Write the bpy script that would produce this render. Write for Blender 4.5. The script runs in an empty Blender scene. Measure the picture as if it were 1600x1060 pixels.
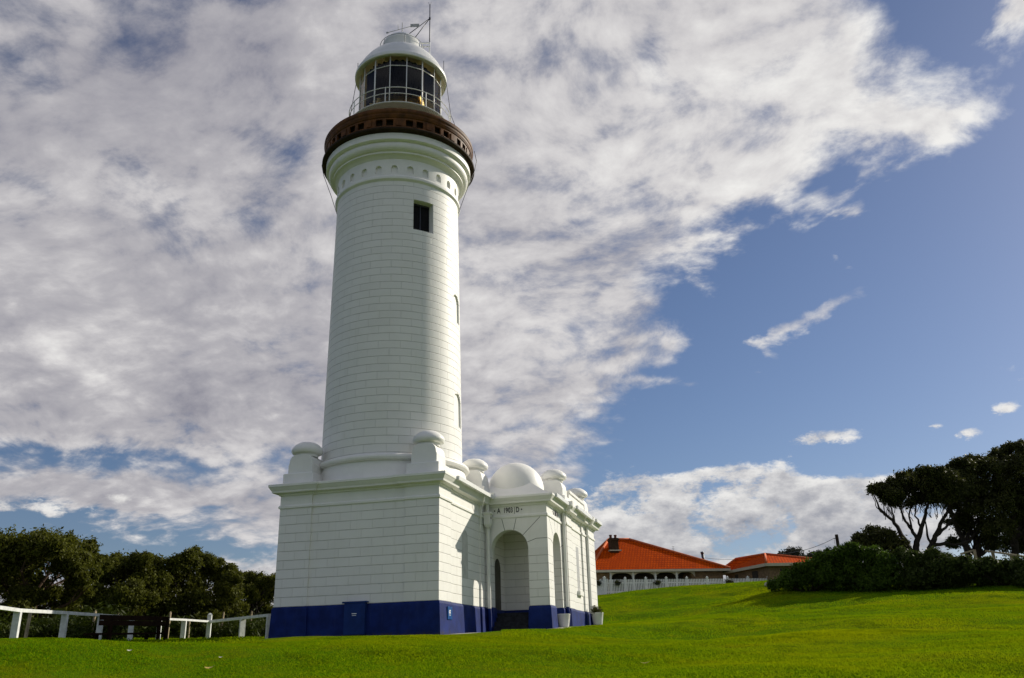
import bpy, bmesh, math, random
import numpy as np
from mathutils import Vector, Matrix
random.seed(7)
RNG = np.random.default_rng(11)
R = math.radians
C = bpy.context.scene.collection
SC = bpy.context.scene

# ------------------------------------------------------------------ camera
CAM = np.array([10.336, -28.905, -0.731])
YAW, PITCH, ROLL, FPX = -0.2535, 0.3554, 0.0277, 1336.57
_F = np.array([math.sin(YAW)*math.cos(PITCH), math.cos(YAW)*math.cos(PITCH), math.sin(PITCH)])
_R = np.array([math.cos(YAW), -math.sin(YAW), 0.0])
_U = np.cross(_R, _F)
_c, _s = math.cos(ROLL), math.sin(ROLL)
R2 = _c*_R - _s*_U
U2 = _s*_R + _c*_U
cd = bpy.data.cameras.new('camera')
cam = bpy.data.objects.new('camera', cd); C.objects.link(cam)
M = Matrix((( R2[0], U2[0], -_F[0], CAM[0]), (R2[1], U2[1], -_F[1], CAM[1]), (R2[2], U2[2], -_F[2], CAM[2]), (0, 0, 0, 1)))
cam.matrix_world = M
cd.sensor_width = 36.0; cd.lens = FPX/1600*36.0
cd.clip_start = 0.1; cd.clip_end = 9000
SC.camera = cam

# ------------------------------------------------------------------ light
SUN_DIR = Vector((0.671*math.cos(R(27)), 0.741*math.cos(R(27)), math.sin(R(27)))).normalized()
SUN_AZ = math.atan2(SUN_DIR.x, SUN_DIR.y)
sd = bpy.data.lights.new('sun', 'SUN'); sd.energy = 5.0; sd.angle = R(0.53); sd.color = (1.0, 0.925, 0.78)
so = bpy.data.objects.new('sun', sd); C.objects.link(so)
so.rotation_euler = SUN_DIR.to_track_quat('Z', 'Y').to_euler()
so.location = (40, 40, 60)

SC.view_settings.view_transform = 'Standard'
SC.view_settings.look = 'None'
SC.view_settings.exposure = 0.0
SC.view_settings.gamma = 1.0
SC.view_settings.use_curve_mapping = False

# node helper -------------------------------------------------------
class NT:
    def __init__(s, tree): s.t = tree; s.n = tree.nodes; s.l = tree.links
    def node(s, typ, **kw):
        n = s.n.new(typ)
        for k, v in kw.items(): setattr(n, k, v)
        return n
    def put(s, sock, v):
        if hasattr(v, 'is_linked'): s.l.new(v, sock)
        elif v is not None: sock.default_value = v
    def math(s, op, a, b=None, c=None, clamp=False):
        n = s.node('ShaderNodeMath', operation=op, use_clamp=clamp)
        s.put(n.inputs[0], a)
        if b is not None: s.put(n.inputs[1], b)
        if c is not None: s.put(n.inputs[2], c)
        return n.outputs[0]
    def mix(s, f, a, b, blend='MIX'):
        n = s.node('ShaderNodeMix', data_type='RGBA', blend_type=blend)
        s.put(n.inputs[0], f); s.put(n.inputs[6], a); s.put(n.inputs[7], b)
        return n.outputs[2]
    def noise(s, vec, scale, detail=4, rough=.5, dist=0, lac=2.0):
        n = s.node('ShaderNodeTexNoise')
        s.put(n.inputs['Vector'], vec); n.inputs['Scale'].default_value = scale
        n.inputs['Detail'].default_value = detail; n.inputs['Roughness'].default_value = rough
        n.inputs['Distortion'].default_value = dist; n.inputs['Lacunarity'].default_value = lac
        return n.outputs['Fac']
    def smooth(s, v, a, b):
        n = s.node('ShaderNodeMapRange', interpolation_type='SMOOTHSTEP')
        s.put(n.inputs[0], v); n.inputs[1].default_value = a; n.inputs[2].default_value = b
        n.inputs[3].default_value = 0; n.inputs[4].default_value = 1
        return n.outputs[0]
    def lin(s, v, a, b, c=0., d=1.):
        n = s.node('ShaderNodeMapRange')
        s.put(n.inputs[0], v); n.inputs[1].default_value = a; n.inputs[2].default_value = b
        n.inputs[3].default_value = c; n.inputs[4].default_value = d
        return n.outputs[0]
    def comb(s, x, y, z):
        n = s.node('ShaderNodeCombineXYZ'); s.put(n.inputs[0], x); s.put(n.inputs[1], y); s.put(n.inputs[2], z)
        return n.outputs[0]

# ------------------------------------------------------------------ world: Nishita sky with a deck of broken cloud
def build_world():
    w = bpy.data.worlds.new('World'); SC.world = w; w.use_nodes = True
    t = NT(w.node_tree); t.n.clear()
    out = t.node('ShaderNodeOutputWorld'); bg = t.node('ShaderNodeBackground')
    t.l.new(bg.outputs[0], out.inputs[0])
    sky = t.node('ShaderNodeTexSky', sky_type='NISHITA', sun_disc=False)
    sky.sun_elevation = R(27); sky.sun_rotation = SUN_AZ
    sky.altitude = 30; sky.air_density = 1.0; sky.dust_density = 0.45; sky.ozone_density = 3.0
    tc = t.node('ShaderNodeTexCoord'); d = tc.outputs['Generated']
    sx = t.node('ShaderNodeSeparateXYZ'); t.l.new(d, sx.inputs[0])
    x, y, z = sx.outputs
    az = t.math('MULTIPLY', t.math('ARCTAN2', x, y), 57.29578)
    el = t.math('MULTIPLY', t.math('ARCSINE', z), 57.29578)
    zz = t.math('ADD', t.math('MAXIMUM', z, 0.0), 0.30)
    qx = t.math('DIVIDE', x, zz); qy = t.math('DIVIDE', y, zz)
    q = t.comb(qx, qy, 0.0)
    # slow domain warp
    wn = t.node('ShaderNodeTexNoise'); t.put(wn.inputs['Vector'], q); wn.inputs['Scale'].default_value = 2.2; wn.inputs['Detail'].default_value = 2.5
    wv = t.node('ShaderNodeVectorMath', operation='MULTIPLY_ADD'); t.l.new(wn.outputs['Color'], wv.inputs[0])
    wv.inputs[1].default_value = (.26, .26, .26); t.l.new(q, wv.inputs[2])
    qw = wv.outputs[0]
    # stretch along the cloud streets (upper left to lower right of the deck)
    mp = t.node('ShaderNodeMapping'); t.l.new(qw, mp.inputs[0]); mp.inputs['Rotation'].default_value = (0, 0, R(38)); mp.inputs['Scale'].default_value = (1.1, 1.3, 1)
    qs = mp.outputs[0]
    n1 = t.noise(qs, 2.6, 9, .60)
    n2 = t.noise(qs, 6.5, 6, .56)
    n3 = t.noise(qw, 1.1, 3, .5)
    n4 = t.noise(q, 15., 6, .60, .25)
    n5 = t.noise(qw, 34., 6, .66)
    # small rounded cells of the mackerel deck
    cw = t.node('ShaderNodeTexNoise'); t.put(cw.inputs['Vector'], q); cw.inputs['Scale'].default_value = 9; cw.inputs['Detail'].default_value = 4
    cv = t.node('ShaderNodeVectorMath', operation='MULTIPLY_ADD'); t.l.new(cw.outputs['Color'], cv.inputs[0]); cv.inputs[1].default_value = (.11, .11, .11); t.l.new(q, cv.inputs[2])
    cm = t.node('ShaderNodeMapping'); t.l.new(cv.outputs[0], cm.inputs[0]); cm.inputs['Rotation'].default_value = (0, 0, R(-20)); cm.inputs['Scale'].default_value = (.75, 1.15, 1)
    vo = t.node('ShaderNodeTexVoronoi', feature='SMOOTH_F1'); t.l.new(cm.outputs[0], vo.inputs['Vector']); vo.inputs['Scale'].default_value = 17; vo.inputs['Smoothness'].default_value = .5
    cell = t.math('SUBTRACT', .46, vo.outputs['Distance'])
    # the same field looked up a step nearer the sun: gives lit and shaded sides
    def off(k):
        v = t.node('ShaderNodeVectorMath', operation='ADD'); t.l.new(qw, v.inputs[0])
        v.inputs[1].default_value = (0.671*k, 0.741*k, 0)
        m = t.node('ShaderNodeMapping'); t.l.new(v.outputs[0], m.inputs[0]); m.inputs['Rotation'].default_value = (0, 0, R(38)); m.inputs['Scale'].default_value = (1.1, 1.3, 1)
        return m.outputs[0]
    n1s = t.noise(off(.085), 2.6, 4, .55)
    # coverage: where the deck lies in azimuth and elevation, edge roughened by noise
    jit = t.math('MULTIPLY', t.math('SUBTRACT', n2, .5), 8.0)
    jit2 = t.math('MULTIPLY', t.math('SUBTRACT', n1, .5), 13.0)
    azj = t.math('ADD', az, t.math('ADD', jit, jit2)); elj = t.math('ADD', el, t.math('ADD', t.math('MULTIPLY', jit, .6), t.math('MULTIPLY', jit2, .55)))
    a1 = t.math('SUBTRACT', elj, t.math('MULTIPLY_ADD', az, .26, 24.2))           # above the slanting lower edge
    a2 = t.math('SUBTRACT', t.math('MULTIPLY_ADD', el, .62, -15.5), azj)           # left of the trailing edge
    deck = t.math('SMOOTH_MAX', a1, a2, 2.0)
    cut = t.math('SUBTRACT', t.math('MULTIPLY_ADD', el, -.55, 36.0), azj)           # clear air beyond the deck's far side
    deck = t.math('SMOOTH_MIN', deck, cut, 2.0)
    cut2 = t.math('SMOOTH_MIN', t.math('ADD', azj, 74.0), t.math('SUBTRACT', 66.0, elj), 2.0)                                                   # and clear again overhead, to the left and behind
    deck = t.math('SMOOTH_MIN', deck, cut2, 2.0)
    cov = t.lin(deck, -2.5, 4.5, -.62, .45)
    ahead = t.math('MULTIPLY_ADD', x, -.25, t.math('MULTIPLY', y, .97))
    cov = t.math('MULTIPLY_ADD', t.smooth(ahead, .50, .05), FILL_CLOUD, cov)   # unseen cloud added outside the view to brighten the shaded walls and shaft
    blobs = [  # az, el, half-width az, half-width el, tilt deg, weight
        (22.6, 35.6, 2.3, 2.0, 0, 1.35), (18.0, 30.0, 6.5, 2.0, 8, .40), (16.5, 15.5, .9, .9, 30, .45), (4.0, 19.0, 1.8, .9, 40, .80), (7.6, 20.6, 2.4, .7, 12, .80), (-1.5, 17.2, 4.0, .4, 2, .50),
        (-3.3, 19.2, 2.0, 1.2, 20, .60), (9.8, 26.0, .9, .4, 30, .55), (8.2, 23.2, .6, .4, 0, .6), (13.5, 21.5, 1.2, .3, 15, .5),
        (-42.0, 11.3, 7.0, .8, 2, -0.50), (-45.0, 7.2, 6.0, 1.3, 0, -0.85), (-36, 5.8, 5, .7, 0, -0.50), (-24.5, 12.0, 4.5, .9, 0, -0.19), (-40, 9.3, 8, .8, 0, .42),
        (-47.5, 32.5, 2.6, 1.0, -20, -0.16), (-31.5, 31.8, 1.8, 1.0, 20, -0.15), (-33.0, 27.0, 2.2, .5, 0, -0.16), (-31.5, 19.8, 3.5, 1.0, -20, -0.16), (-39, 26.5, 3.5, 1.2, -35, -0.14), (-47, 27.5, 2.0, .7, 0, -0.16),
        (-41, 29, 2.5, .7, -20, -0.14), (-2, 36.6, 1.2, 1.2, 0, -0.19), (-14.2, 14.8, 2.5, 1.2, 0, -0.15), (-17, 12.8, 2, .8, 0, -0.14), (8.5, 30.5, 1.4, 1.0, 30, -0.19), (7.0, 35.5, 2.6, 1.0, 0, -0.15), (12.5, 33, 1.5, 1.2, 50, -0.19),
        (-47, 19, 9, 5.5, 0, .26), (-38, 15.5, 9, 2.5, 0, .25),
    ]
    g = bpy.data.node_groups.new('cloud_patch', 'ShaderNodeTree')
    for nm in ('az', 'el', 'a0', 'e0', 'ra', 're', 'co', 'si', 'w'): g.interface.new_socket(nm, in_out='INPUT', socket_type='NodeSocketFloat')
    g.interface.new_socket('v', in_out='OUTPUT', socket_type='NodeSocketFloat')
    gt = NT(g); gi = gt.node('NodeGroupInput'); go = gt.node('NodeGroupOutput')
    I = gi.outputs
    da = gt.math('SUBTRACT', I[0], I[2]); de = gt.math('SUBTRACT', I[1], I[3])
    u = gt.math('DIVIDE', gt.math('ADD', gt.math('MULTIPLY', da, I[6]), gt.math('MULTIPLY', de, I[7])), I[4])
    v = gt.math('DIVIDE', gt.math('SUBTRACT', gt.math('MULTIPLY', de, I[6]), gt.math('MULTIPLY', da, I[7])), I[5])
    e = gt.math('POWER', 2.718, gt.math('MULTIPLY', gt.math('ADD', gt.math('MULTIPLY', u, u), gt.math('MULTIPLY', v, v)), -.7))
    gt.l.new(gt.math('MULTIPLY', e, I[8]), go.inputs[0])
    bj = t.math('ADD', az, t.math('MULTIPLY', t.math('SUBTRACT', n2, .5), 9.0))
    ej = t.math('ADD', el, t.math('MULTIPLY', t.math('SUBTRACT', n1, .5), 6.0))
    pos = cov
    for a0, e0, ra, re, tl, wt in blobs:
        gn = t.node('ShaderNodeGroup'); gn.node_tree = g
        t.l.new(bj, gn.inputs[0]); t.l.new(ej, gn.inputs[1])
        for k, val in enumerate((a0, e0, ra, re, math.cos(R(tl)), math.sin(R(tl)), wt)): gn.inputs[k+2].default_value = val
        pos = t.math('ADD', pos, gn.outputs[0])
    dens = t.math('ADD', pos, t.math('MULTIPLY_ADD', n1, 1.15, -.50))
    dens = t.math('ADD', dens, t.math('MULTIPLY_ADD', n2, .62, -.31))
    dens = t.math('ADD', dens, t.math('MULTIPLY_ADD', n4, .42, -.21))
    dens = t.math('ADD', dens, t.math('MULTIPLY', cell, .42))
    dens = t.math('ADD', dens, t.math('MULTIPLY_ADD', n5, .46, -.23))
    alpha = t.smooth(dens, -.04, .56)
    # brightness of the cloud: thin and sun-side parts bright, thick bellies grey
    relief = t.math('MULTIPLY', t.math('SUBTRACT', n1, n1s), 1.5)
    thick = t.smooth(dens, .25, .95)
    sunp = t.lin(az, -50, 22, 0.0, 1.0)
    base = t.math('MULTIPLY_ADD', sunp, .26, .44)
    b = t.math('SUBTRACT', base, t.math('MULTIPLY', thick, .10))
    b = t.math('ADD', b, t.math('MULTIPLY', t.math('SUBTRACT', relief, 0.0), .40))
    b = t.math('ADD', b, t.math('MULTIPLY', t.math('SUBTRACT', n3, .5), .36))
    b = t.math('ADD', b, t.math('MULTIPLY', t.math('SUBTRACT', n2, .5), .42))
    b = t.math('ADD', b, t.math('MULTIPLY', t.math('SUBTRACT', n4, .5), .30))
    b = t.math('ADD', b, t.math('MULTIPLY', cell, .28))
    b = t.math('ADD', b, t.math('MULTIPLY', t.math('SUBTRACT', n5, .5), .34))
    for a0, e0, ra, re, wt in ((-46, 19.5, 9, 6, .17), (-36, 33, 10, 6, -.10), (8, 33, 9, 5, .06)):   # thinner, brighter and thicker, greyer parts of the deck
        gn = t.node('ShaderNodeGroup'); gn.node_tree = g
        t.l.new(azj, gn.inputs[0]); t.l.new(elj, gn.inputs[1])
        for k, val in enumerate((a0, e0, ra, re, 1.0, 0.0, wt)): gn.inputs[k+2].default_value = val
        b = t.math('ADD', b, gn.outputs[0])
    b = t.math('MAXIMUM', b, .16)
    cr = t.node('ShaderNodeValToRGB'); t.l.new(b, cr.inputs[0])
    e = cr.color_ramp.elements
    e[0].position = .15; e[0].color = (.21, .21, .26, 1); e[1].position = .82; e[1].color = (.80, .79, .77, 1)
    m = e.new(.45); m.color = (.415, .405, .43, 1)
    m = e.new(.62); m.color = (.60, .585, .59, 1)
    ccol = t.node('ShaderNodeVectorMath', operation='SCALE'); t.l.new(cr.outputs[0], ccol.inputs[0]); ccol.inputs[3].default_value = CLOUD
    skyc = t.node('ShaderNodeVectorMath', operation='MULTIPLY'); t.l.new(sky.outputs[0], skyc.inputs[0]); skyc.inputs[1].default_value = SKYMUL
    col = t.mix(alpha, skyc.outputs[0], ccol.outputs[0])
    # ---- a separate lower layer of heaped cumulus near the horizon: sharp rounded heads, grey flat bases
    def cum(de):
        v = t.comb(t.math('MULTIPLY', az, .105), t.math('MULTIPLY', t.math('ADD', el, de), .17), 3.7)
        a = t.noise(v, 1.0, 3, .5, .3); w_ = t.node('ShaderNodeTexVoronoi', feature='SMOOTH_F1'); wn_ = t.node('ShaderNodeTexNoise'); t.put(wn_.inputs['Vector'], v); wn_.inputs['Scale'].default_value = 3.2; wn_.inputs['Detail'].default_value = 3
        q_ = t.node('ShaderNodeVectorMath', operation='MULTIPLY_ADD'); t.l.new(wn_.outputs['Color'], q_.inputs[0]); q_.inputs[1].default_value = (.34, .34, .34); t.l.new(v, q_.inputs[2])
        t.l.new(q_.outputs[0], w_.inputs['Vector']); w_.inputs['Scale'].default_value = 3.4; w_.inputs['Smoothness'].default_value = .35
        return t.math('ADD', t.math('MULTIPLY', t.math('SUBTRACT', a, .5), 1.3), t.math('ADD', t.math('MULTIPLY', t.math('SUBTRACT', .42, w_.outputs['Distance']), .9), t.math('MULTIPLY', t.math('SUBTRACT', t.noise(v, 8., 7, .68), .5), 1.05)))
    c0, c1 = cum(0.0), cum(.75)
    heaps = [(-8.5, 9.0, 3.0, 2.2, 0, .95), (4.5, 8.0, 5.0, 1.2, 0, .9), (10.5, 7.4, 3.0, .8, 0, .9), (-1.5, 10.7, 4.2, .75, 4, .95), (6.0, 12.4, 2.3, .60, 2, 1.15), (2.6, 9.4, 1.6, 1.1, 0, .9), (-1.6, 9.2, 1.5, 1.2, 0, .9), (6.3, 9.2, 2.2, .9, 0, .9), (-5.0, 8.2, 4.5, 1.6, 0, 1.0), (1.0, 7.3, 6.0, 1.5, 0, 1.15), (8.0, 6.6, 5.0, 1.1, 0, 1.0), (-7, 5.6, 6, 1.6, 0, 1.0), (6, 4.6, 10, 1.6, 0, 1.1),
             (11.0, 9.4, 1.8, .40, 0, .85), (13.0, 8.6, 2.4, .6, 0, .9), (13.8, 11.7, 1.1, .40, 0, 1.0), (12.4, 12.4, .5, .25, 0, .7), (16.4, 12.9, .8, .4, 10, .85), (15.2, 10.6, 2.2, .4, 0, .7), (17.6, 14.5, .6, .5, 20, .6),
             (-32.5, 5.2, 3.0, 1.3, 0, .95), (-26, 6.0, 4.0, 1.2, 0, .8), (-29.5, 8.2, 5.0, .8, 0, .6), (-44, 8.7, 6.0, .5, 2, .65), (-39.0, 9.6, 5.0, .4, 0, .6)]
    hp = -1.05
    for a0, e0, ra, re, tl, wt in heaps:
        gn = t.node('ShaderNodeGroup'); gn.node_tree = g
        t.l.new(t.math('ADD', az, t.math('MULTIPLY', c0, 1.2)), gn.inputs[0]); t.l.new(t.math('ADD', el, t.math('MULTIPLY', c0, .35)), gn.inputs[1])
        for k, val in enumerate((a0, e0, ra, re, math.cos(R(tl)), math.sin(R(tl)), wt)): gn.inputs[k+2].default_value = val
        hp = t.math('ADD', gn.outputs[0], hp)
    fz = t.math('MULTIPLY', t.math('SUBTRACT', t.noise(q, 60., 5, .62), .5), .55)
    cd_ = t.math('ADD', t.math('MINIMUM', hp, .12), t.math('ADD', t.math('MULTIPLY_ADD', c0, 1.0, .30), fz))
    ca = t.smooth(cd_, -.12, .30)
    lit = t.math('ADD', t.math('MULTIPLY', t.math('SUBTRACT', c0, c1), .55), t.math('ADD', t.lin(el, 4.5, 11.5, .40, .74), t.math('MULTIPLY', t.math('SUBTRACT', t.noise(q, 22., 5, .6), .5), .30)))
    lit = t.math('SUBTRACT', lit, t.math('MULTIPLY', t.smooth(cd_, .25, .75), .10))
    cr2 = t.node('ShaderNodeValToRGB'); t.l.new(lit, cr2.inputs[0]); e2 = cr2.color_ramp.elements
    e2[0].position = .2; e2[0].color = (.24, .25, .30, 1); e2[1].position = .85; e2[1].color = (.78, .765, .74, 1); m2 = e2.new(.5); m2.color = (.46, .455, .47, 1)
    cc2 = t.node('ShaderNodeVectorMath', operation='SCALE'); t.l.new(cr2.outputs[0], cc2.inputs[0]); cc2.inputs[3].default_value = CLOUD
    col = t.mix(t.math('MULTIPLY', ca, .94), col, cc2.outputs[0])
    t.l.new(col, bg.inputs[0]); bg.inputs[1].default_value = 0.1
    w.cycles.sampling_method = 'MANUAL'; w.cycles.sample_map_resolution = 512
CLOUD = 11.0
FILL_CLOUD = .74
SKYMUL = (.63, .63, .71)
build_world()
SC.cycles.max_bounces = 6; SC.cycles.diffuse_bounces = 3; SC.cycles.transparent_max_bounces = 12
SC.cycles.use_adaptive_sampling = True; SC.cycles.adaptive_threshold = 0.02
SC.cycles.use_denoising = True

# ------------------------------------------------------------------ geometry at picture points: a viewing ray and a distance
def ray(px, py):
    a, b = px-800.0, 530.0-py
    d = _F*FPX + R2*a + U2*b
    return d/np.linalg.norm(d)
def at(px, py, dist):                    # point at a horizontal distance from the camera
    d = ray(px, py); return CAM + d*(dist/math.hypot(d[0], d[1]))
def pxm(dist): return dist/FPX           # metres per picture pixel, roughly

# ------------------------------------------------------------------ object helpers
def tag(o, label=None, cat=None, group=None, kind=None):
    if label: o['label'] = label
    if cat: o['category'] = cat
    if group: o['group'] = group
    if kind: o['kind'] = kind
    return o
def empty(name, loc=(0, 0, 0), rz=0.0):
    o = bpy.data.objects.new(name, None); C.objects.link(o); o.location = loc; o.rotation_euler = (0, 0, rz)
    o.empty_display_size = .3
    return o
class MB:
    def __init__(s): s.v = []; s.f = []; s.uv = []; s.sm = []
    def face(s, pts, uv=None, smooth=False):
        i = len(s.v); s.v.extend([tuple(map(float, p)) for p in pts]); s.f.append(list(range(i, i+len(pts)))); s.uv.append(uv); s.sm.append(smooth)
    def box(s, x0, x1, y0, y1, z0, z1):
        p = lambda *a: a
        s.face([(x0,y0,z0),(x0,y1,z0),(x1,y1,z0),(x1,y0,z0)]); s.face([(x0,y0,z1),(x1,y0,z1),(x1,y1,z1),(x0,y1,z1)])
        s.face([(x0,y0,z0),(x1,y0,z0),(x1,y0,z1),(x0,y0,z1)]); s.face([(x1,y1,z0),(x0,y1,z0),(x0,y1,z1),(x1,y1,z1)])
        s.face([(x1,y0,z0),(x1,y1,z0),(x1,y1,z1),(x1,y0,z1)]); s.face([(x0,y1,z0),(x0,y0,z0),(x0,y0,z1),(x0,y1,z1)])
    def obox(s, c, ax, ay, az):          # oriented box: centre and three half-axis vectors
        c, ax, ay, az = map(np.array, (c, ax, ay, az))
        P = lambda i, j, k: c+ax*i+ay*j+az*k
        for a in ((-1, 1),):
            s.face([P(-1,-1,-1),P(-1,1,-1),P(1,1,-1),P(1,-1,-1)]); s.face([P(-1,-1,1),P(1,-1,1),P(1,1,1),P(-1,1,1)])
            s.face([P(-1,-1,-1),P(1,-1,-1),P(1,-1,1),P(-1,-1,1)]); s.face([P(1,1,-1),P(-1,1,-1),P(-1,1,1),P(1,1,1)])
            s.face([P(1,-1,-1),P(1,1,-1),P(1,1,1),P(1,-1,1)]); s.face([P(-1,1,-1),P(-1,-1,-1),P(-1,-1,1),P(-1,1,1)])
    def bar(s, a, b, w, h):              # rectangular bar from a to b
        a, b = np.array(a, float), np.array(b, float); d = b-a; L = np.linalg.norm(d); d /= L
        up = np.array((0, 0, 1.)) if abs(d[2]) < .9 else np.array((1., 0, 0))
        sx = np.cross(d, up); sx /= np.linalg.norm(sx); sy = np.cross(sx, d)
        s.obox((a+b)/2, d*L/2, sx*w/2, sy*h/2)
    def tube(s, pts, rad, n=8, cap=True):
        pts = [np.array(p, float) for p in pts]
        rad = [rad]*len(pts) if np.isscalar(rad) else rad
        rings = []
        ref = None
        for i, p in enumerate(pts):
            d = pts[min(i+1, len(pts)-1)]-pts[max(i-1, 0)]; d = d/(np.linalg.norm(d)+1e-9)
            if ref is None:
                ref = np.array((0, 0, 1.)) if abs(d[2]) < .9 else np.array((1., 0, 0))
            e1 = np.cross(d, ref); e1 /= np.linalg.norm(e1)+1e-9; e2 = np.cross(e1, d); ref = e2
            rings.append([p+rad[i]*(math.cos(2*math.pi*k/n)*e1+math.sin(2*math.pi*k/n)*e2) for k in range(n)])
        for a, b in zip(rings[:-1], rings[1:]):
            for k in range(n):
                s.face([a[k], a[(k+1) % n], b[(k+1) % n], b[k]], smooth=True)
        if cap: s.face(rings[0]); s.face(rings[-1][::-1])
    def lathe(s, prof, c=(0, 0), n=96, a0=0., a1=360., smooth=True, uvr=1.0, cap=False):
        full = abs(a1-a0-360) < 1e-6
        A = [R(a0+(a1-a0)*k/n) for k in range(n+1)]
        for (r0, z0), (r1, z1) in zip(prof[:-1], prof[1:]):
            for k in range(n):
                p = lambda r, z, a: (c[0]+r*math.cos(a), c[1]+r*math.sin(a), z)
                if r0 < 1e-5:   s.face([p(0,z0,0), p(r1,z1,A[k+1]), p(r1,z1,A[k])][::-1], smooth=smooth)
                elif r1 < 1e-5: s.face([p(r0,z0,A[k]), p(r0,z0,A[k+1]), p(0,z1,0)], smooth=smooth)
                else: s.face([p(r0,z0,A[k]), p(r0,z0,A[k+1]), p(r1,z1,A[k+1]), p(r1,z1,A[k])],
                             uv=[(A[k]*uvr,z0),(A[k+1]*uvr,z0),(A[k+1]*uvr,z1),(A[k]*uvr,z1)], smooth=smooth)
    def cbox(s, c, r0, r1, a0, a1, z0, z1, n=3):   # curved box on a ring
        A = [R(a0+(a1-a0)*k/n) for k in range(n+1)]
        p = lambda r, a, z: (c[0]+r*math.cos(a), c[1]+r*math.sin(a), z)
        for k in range(n):
            a, b = A[k], A[k+1]
            s.face([p(r1,a,z0),p(r1,b,z0),p(r1,b,z1),p(r1,a,z1)]); s.face([p(r0,b,z0),p(r0,a,z0),p(r0,a,z1),p(r0,b,z1)])
            s.face([p(r0,a,z1),p(r1,a,z1),p(r1,b,z1),p(r0,b,z1)]); s.face([p(r0,b,z0),p(r1,b,z0),p(r1,a,z0),p(r0,a,z0)])
        a, b = A[0], A[-1]
        s.face([p(r0,a,z0),p(r1,a,z0),p(r1,a,z1),p(r0,a,z1)]); s.face([p(r1,b,z0),p(r0,b,z0),p(r0,b,z1),p(r1,b,z1)])
    def sweep(s, plan, prof, top=True, bottom=False):   # rectilinear plan (counter-clockwise), profile of (outset, z)
        n = len(plan)
        nr = []
        for i in range(n):
            a, b = plan[i], plan[(i+1) % n]; dx, dy = b[0]-a[0], b[1]-a[1]; L = math.hypot(dx, dy); nr.append((dy/L, -dx/L))
        def off(o): return [(plan[i][0]+o*(nr[i-1][0]+nr[i][0]), plan[i][1]+o*(nr[i-1][1]+nr[i][1])) for i in range(n)]
        rings = [[(p[0], p[1], z) for p in off(o)] for o, z in prof]
        for a, b in zip(rings[:-1], rings[1:]):
            for i in range(n):
                j = (i+1) % n; s.face([a[i], a[j], b[j], b[i]])
        if top: s.face(rings[-1])
        if bottom: s.face(rings[0][::-1])
    def archwall(s, axis, f0, f1, lo, hi, z0, z1, c, hw, zs, n=20, below=True, above=True):
        # wall between planes f0 and f1 (axis 'v': wall along x at y=f0..f1; 'u': along y at x=f0..f1), arched opening centred c
        def P(t, z, f): return (t, f, z) if axis == 'v' else (f, t, z)
        def quad(q):
            s.face([P(t, z, f0) for t, z in q]); s.face([P(t, z, f1) for t, z in q][::-1])
        def strip(a, b): s.face([P(a[0], a[1], f0), P(a[0], a[1], f1), P(b[0], b[1], f1), P(b[0], b[1], f0)], smooth=False)
        if below:
            quad([(lo,z0),(c-hw,z0),(c-hw,zs),(lo,zs)]); quad([(c+hw,z0),(hi,z0),(hi,zs),(c+hw,zs)])
            for t in (c-hw, c+hw, lo, hi): strip((t, z0), (t, zs))
        if above:
            A = [math.pi-math.pi*k/n for k in range(n+1)]
            pts = [(c+hw*math.cos(a), zs+hw*math.sin(a)) for a in A]
            quad([(lo,zs),(c-hw,zs),(c-hw,z1),(lo,z1)]); quad([(c+hw,zs),(hi,zs),(hi,z1),(c+hw,z1)])
            for a, b in zip(pts[:-1], pts[1:]):
                quad([a, b, (b[0], z1), (a[0], z1)]); strip(a, b)
            strip((lo, zs), (lo, z1)); strip((hi, zs), (hi, z1))
    def build(s, name, mat, parent=None, bevel=0, weld=True):
        me = bpy.data.meshes.new(name); me.from_pydata(s.v, [], s.f)
        uvl = me.uv_layers.new(name='UVMap')
        V = np.array(s.v)
        for pi, p in enumerate(me.polygons):
            u = s.uv[pi]
            if u is None:
                nx, ny, nz = p.normal
                for li in p.loop_indices:
                    q = V[me.loops[li].vertex_index]
                    if abs(nz) > .8: uvl.data[li].uv = (q[0], q[1])
                    elif abs(ny) > abs(nx): uvl.data[li].uv = (q[0], q[2])
                    else: uvl.data[li].uv = (q[1], q[2])
            else:
                for li, c in zip(p.loop_indices, u): uvl.data[li].uv = c
            p.use_smooth = s.sm[pi]
        if weld:
            bm = bmesh.new(); bm.from_mesh(me); bmesh.ops.remove_doubles(bm, verts=bm.verts, dist=1e-4)
            bmesh.ops.recalc_face_normals(bm, faces=bm.faces)
            if any(s.sm):
                for e in bm.edges:
                    if len(e.link_faces) == 2 and e.calc_face_angle(0) > R(34): e.smooth = False
            bm.to_mesh(me); bm.free()
        me.update(); me.materials.append(mat)
        o = bpy.data.objects.new(name, me); C.objects.link(o)
        if parent is not None:
            o.parent = parent
            # geometry is written in world space; cancel the parent's own placement
            top = Matrix.Identity(4); q = parent
            chain = []
            while q is not None: chain.append(q); q = q.parent
            for q in reversed(chain): top = top @ q.matrix_parent_inverse @ q.matrix_basis
            o.matrix_parent_inverse = top.inverted()
        if bevel:
            b = o.modifiers.new('bevel', 'BEVEL'); b.width = bevel; b.segments = 2; b.limit_method = 'ANGLE'; b.angle_limit = R(40)
        return o

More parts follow.
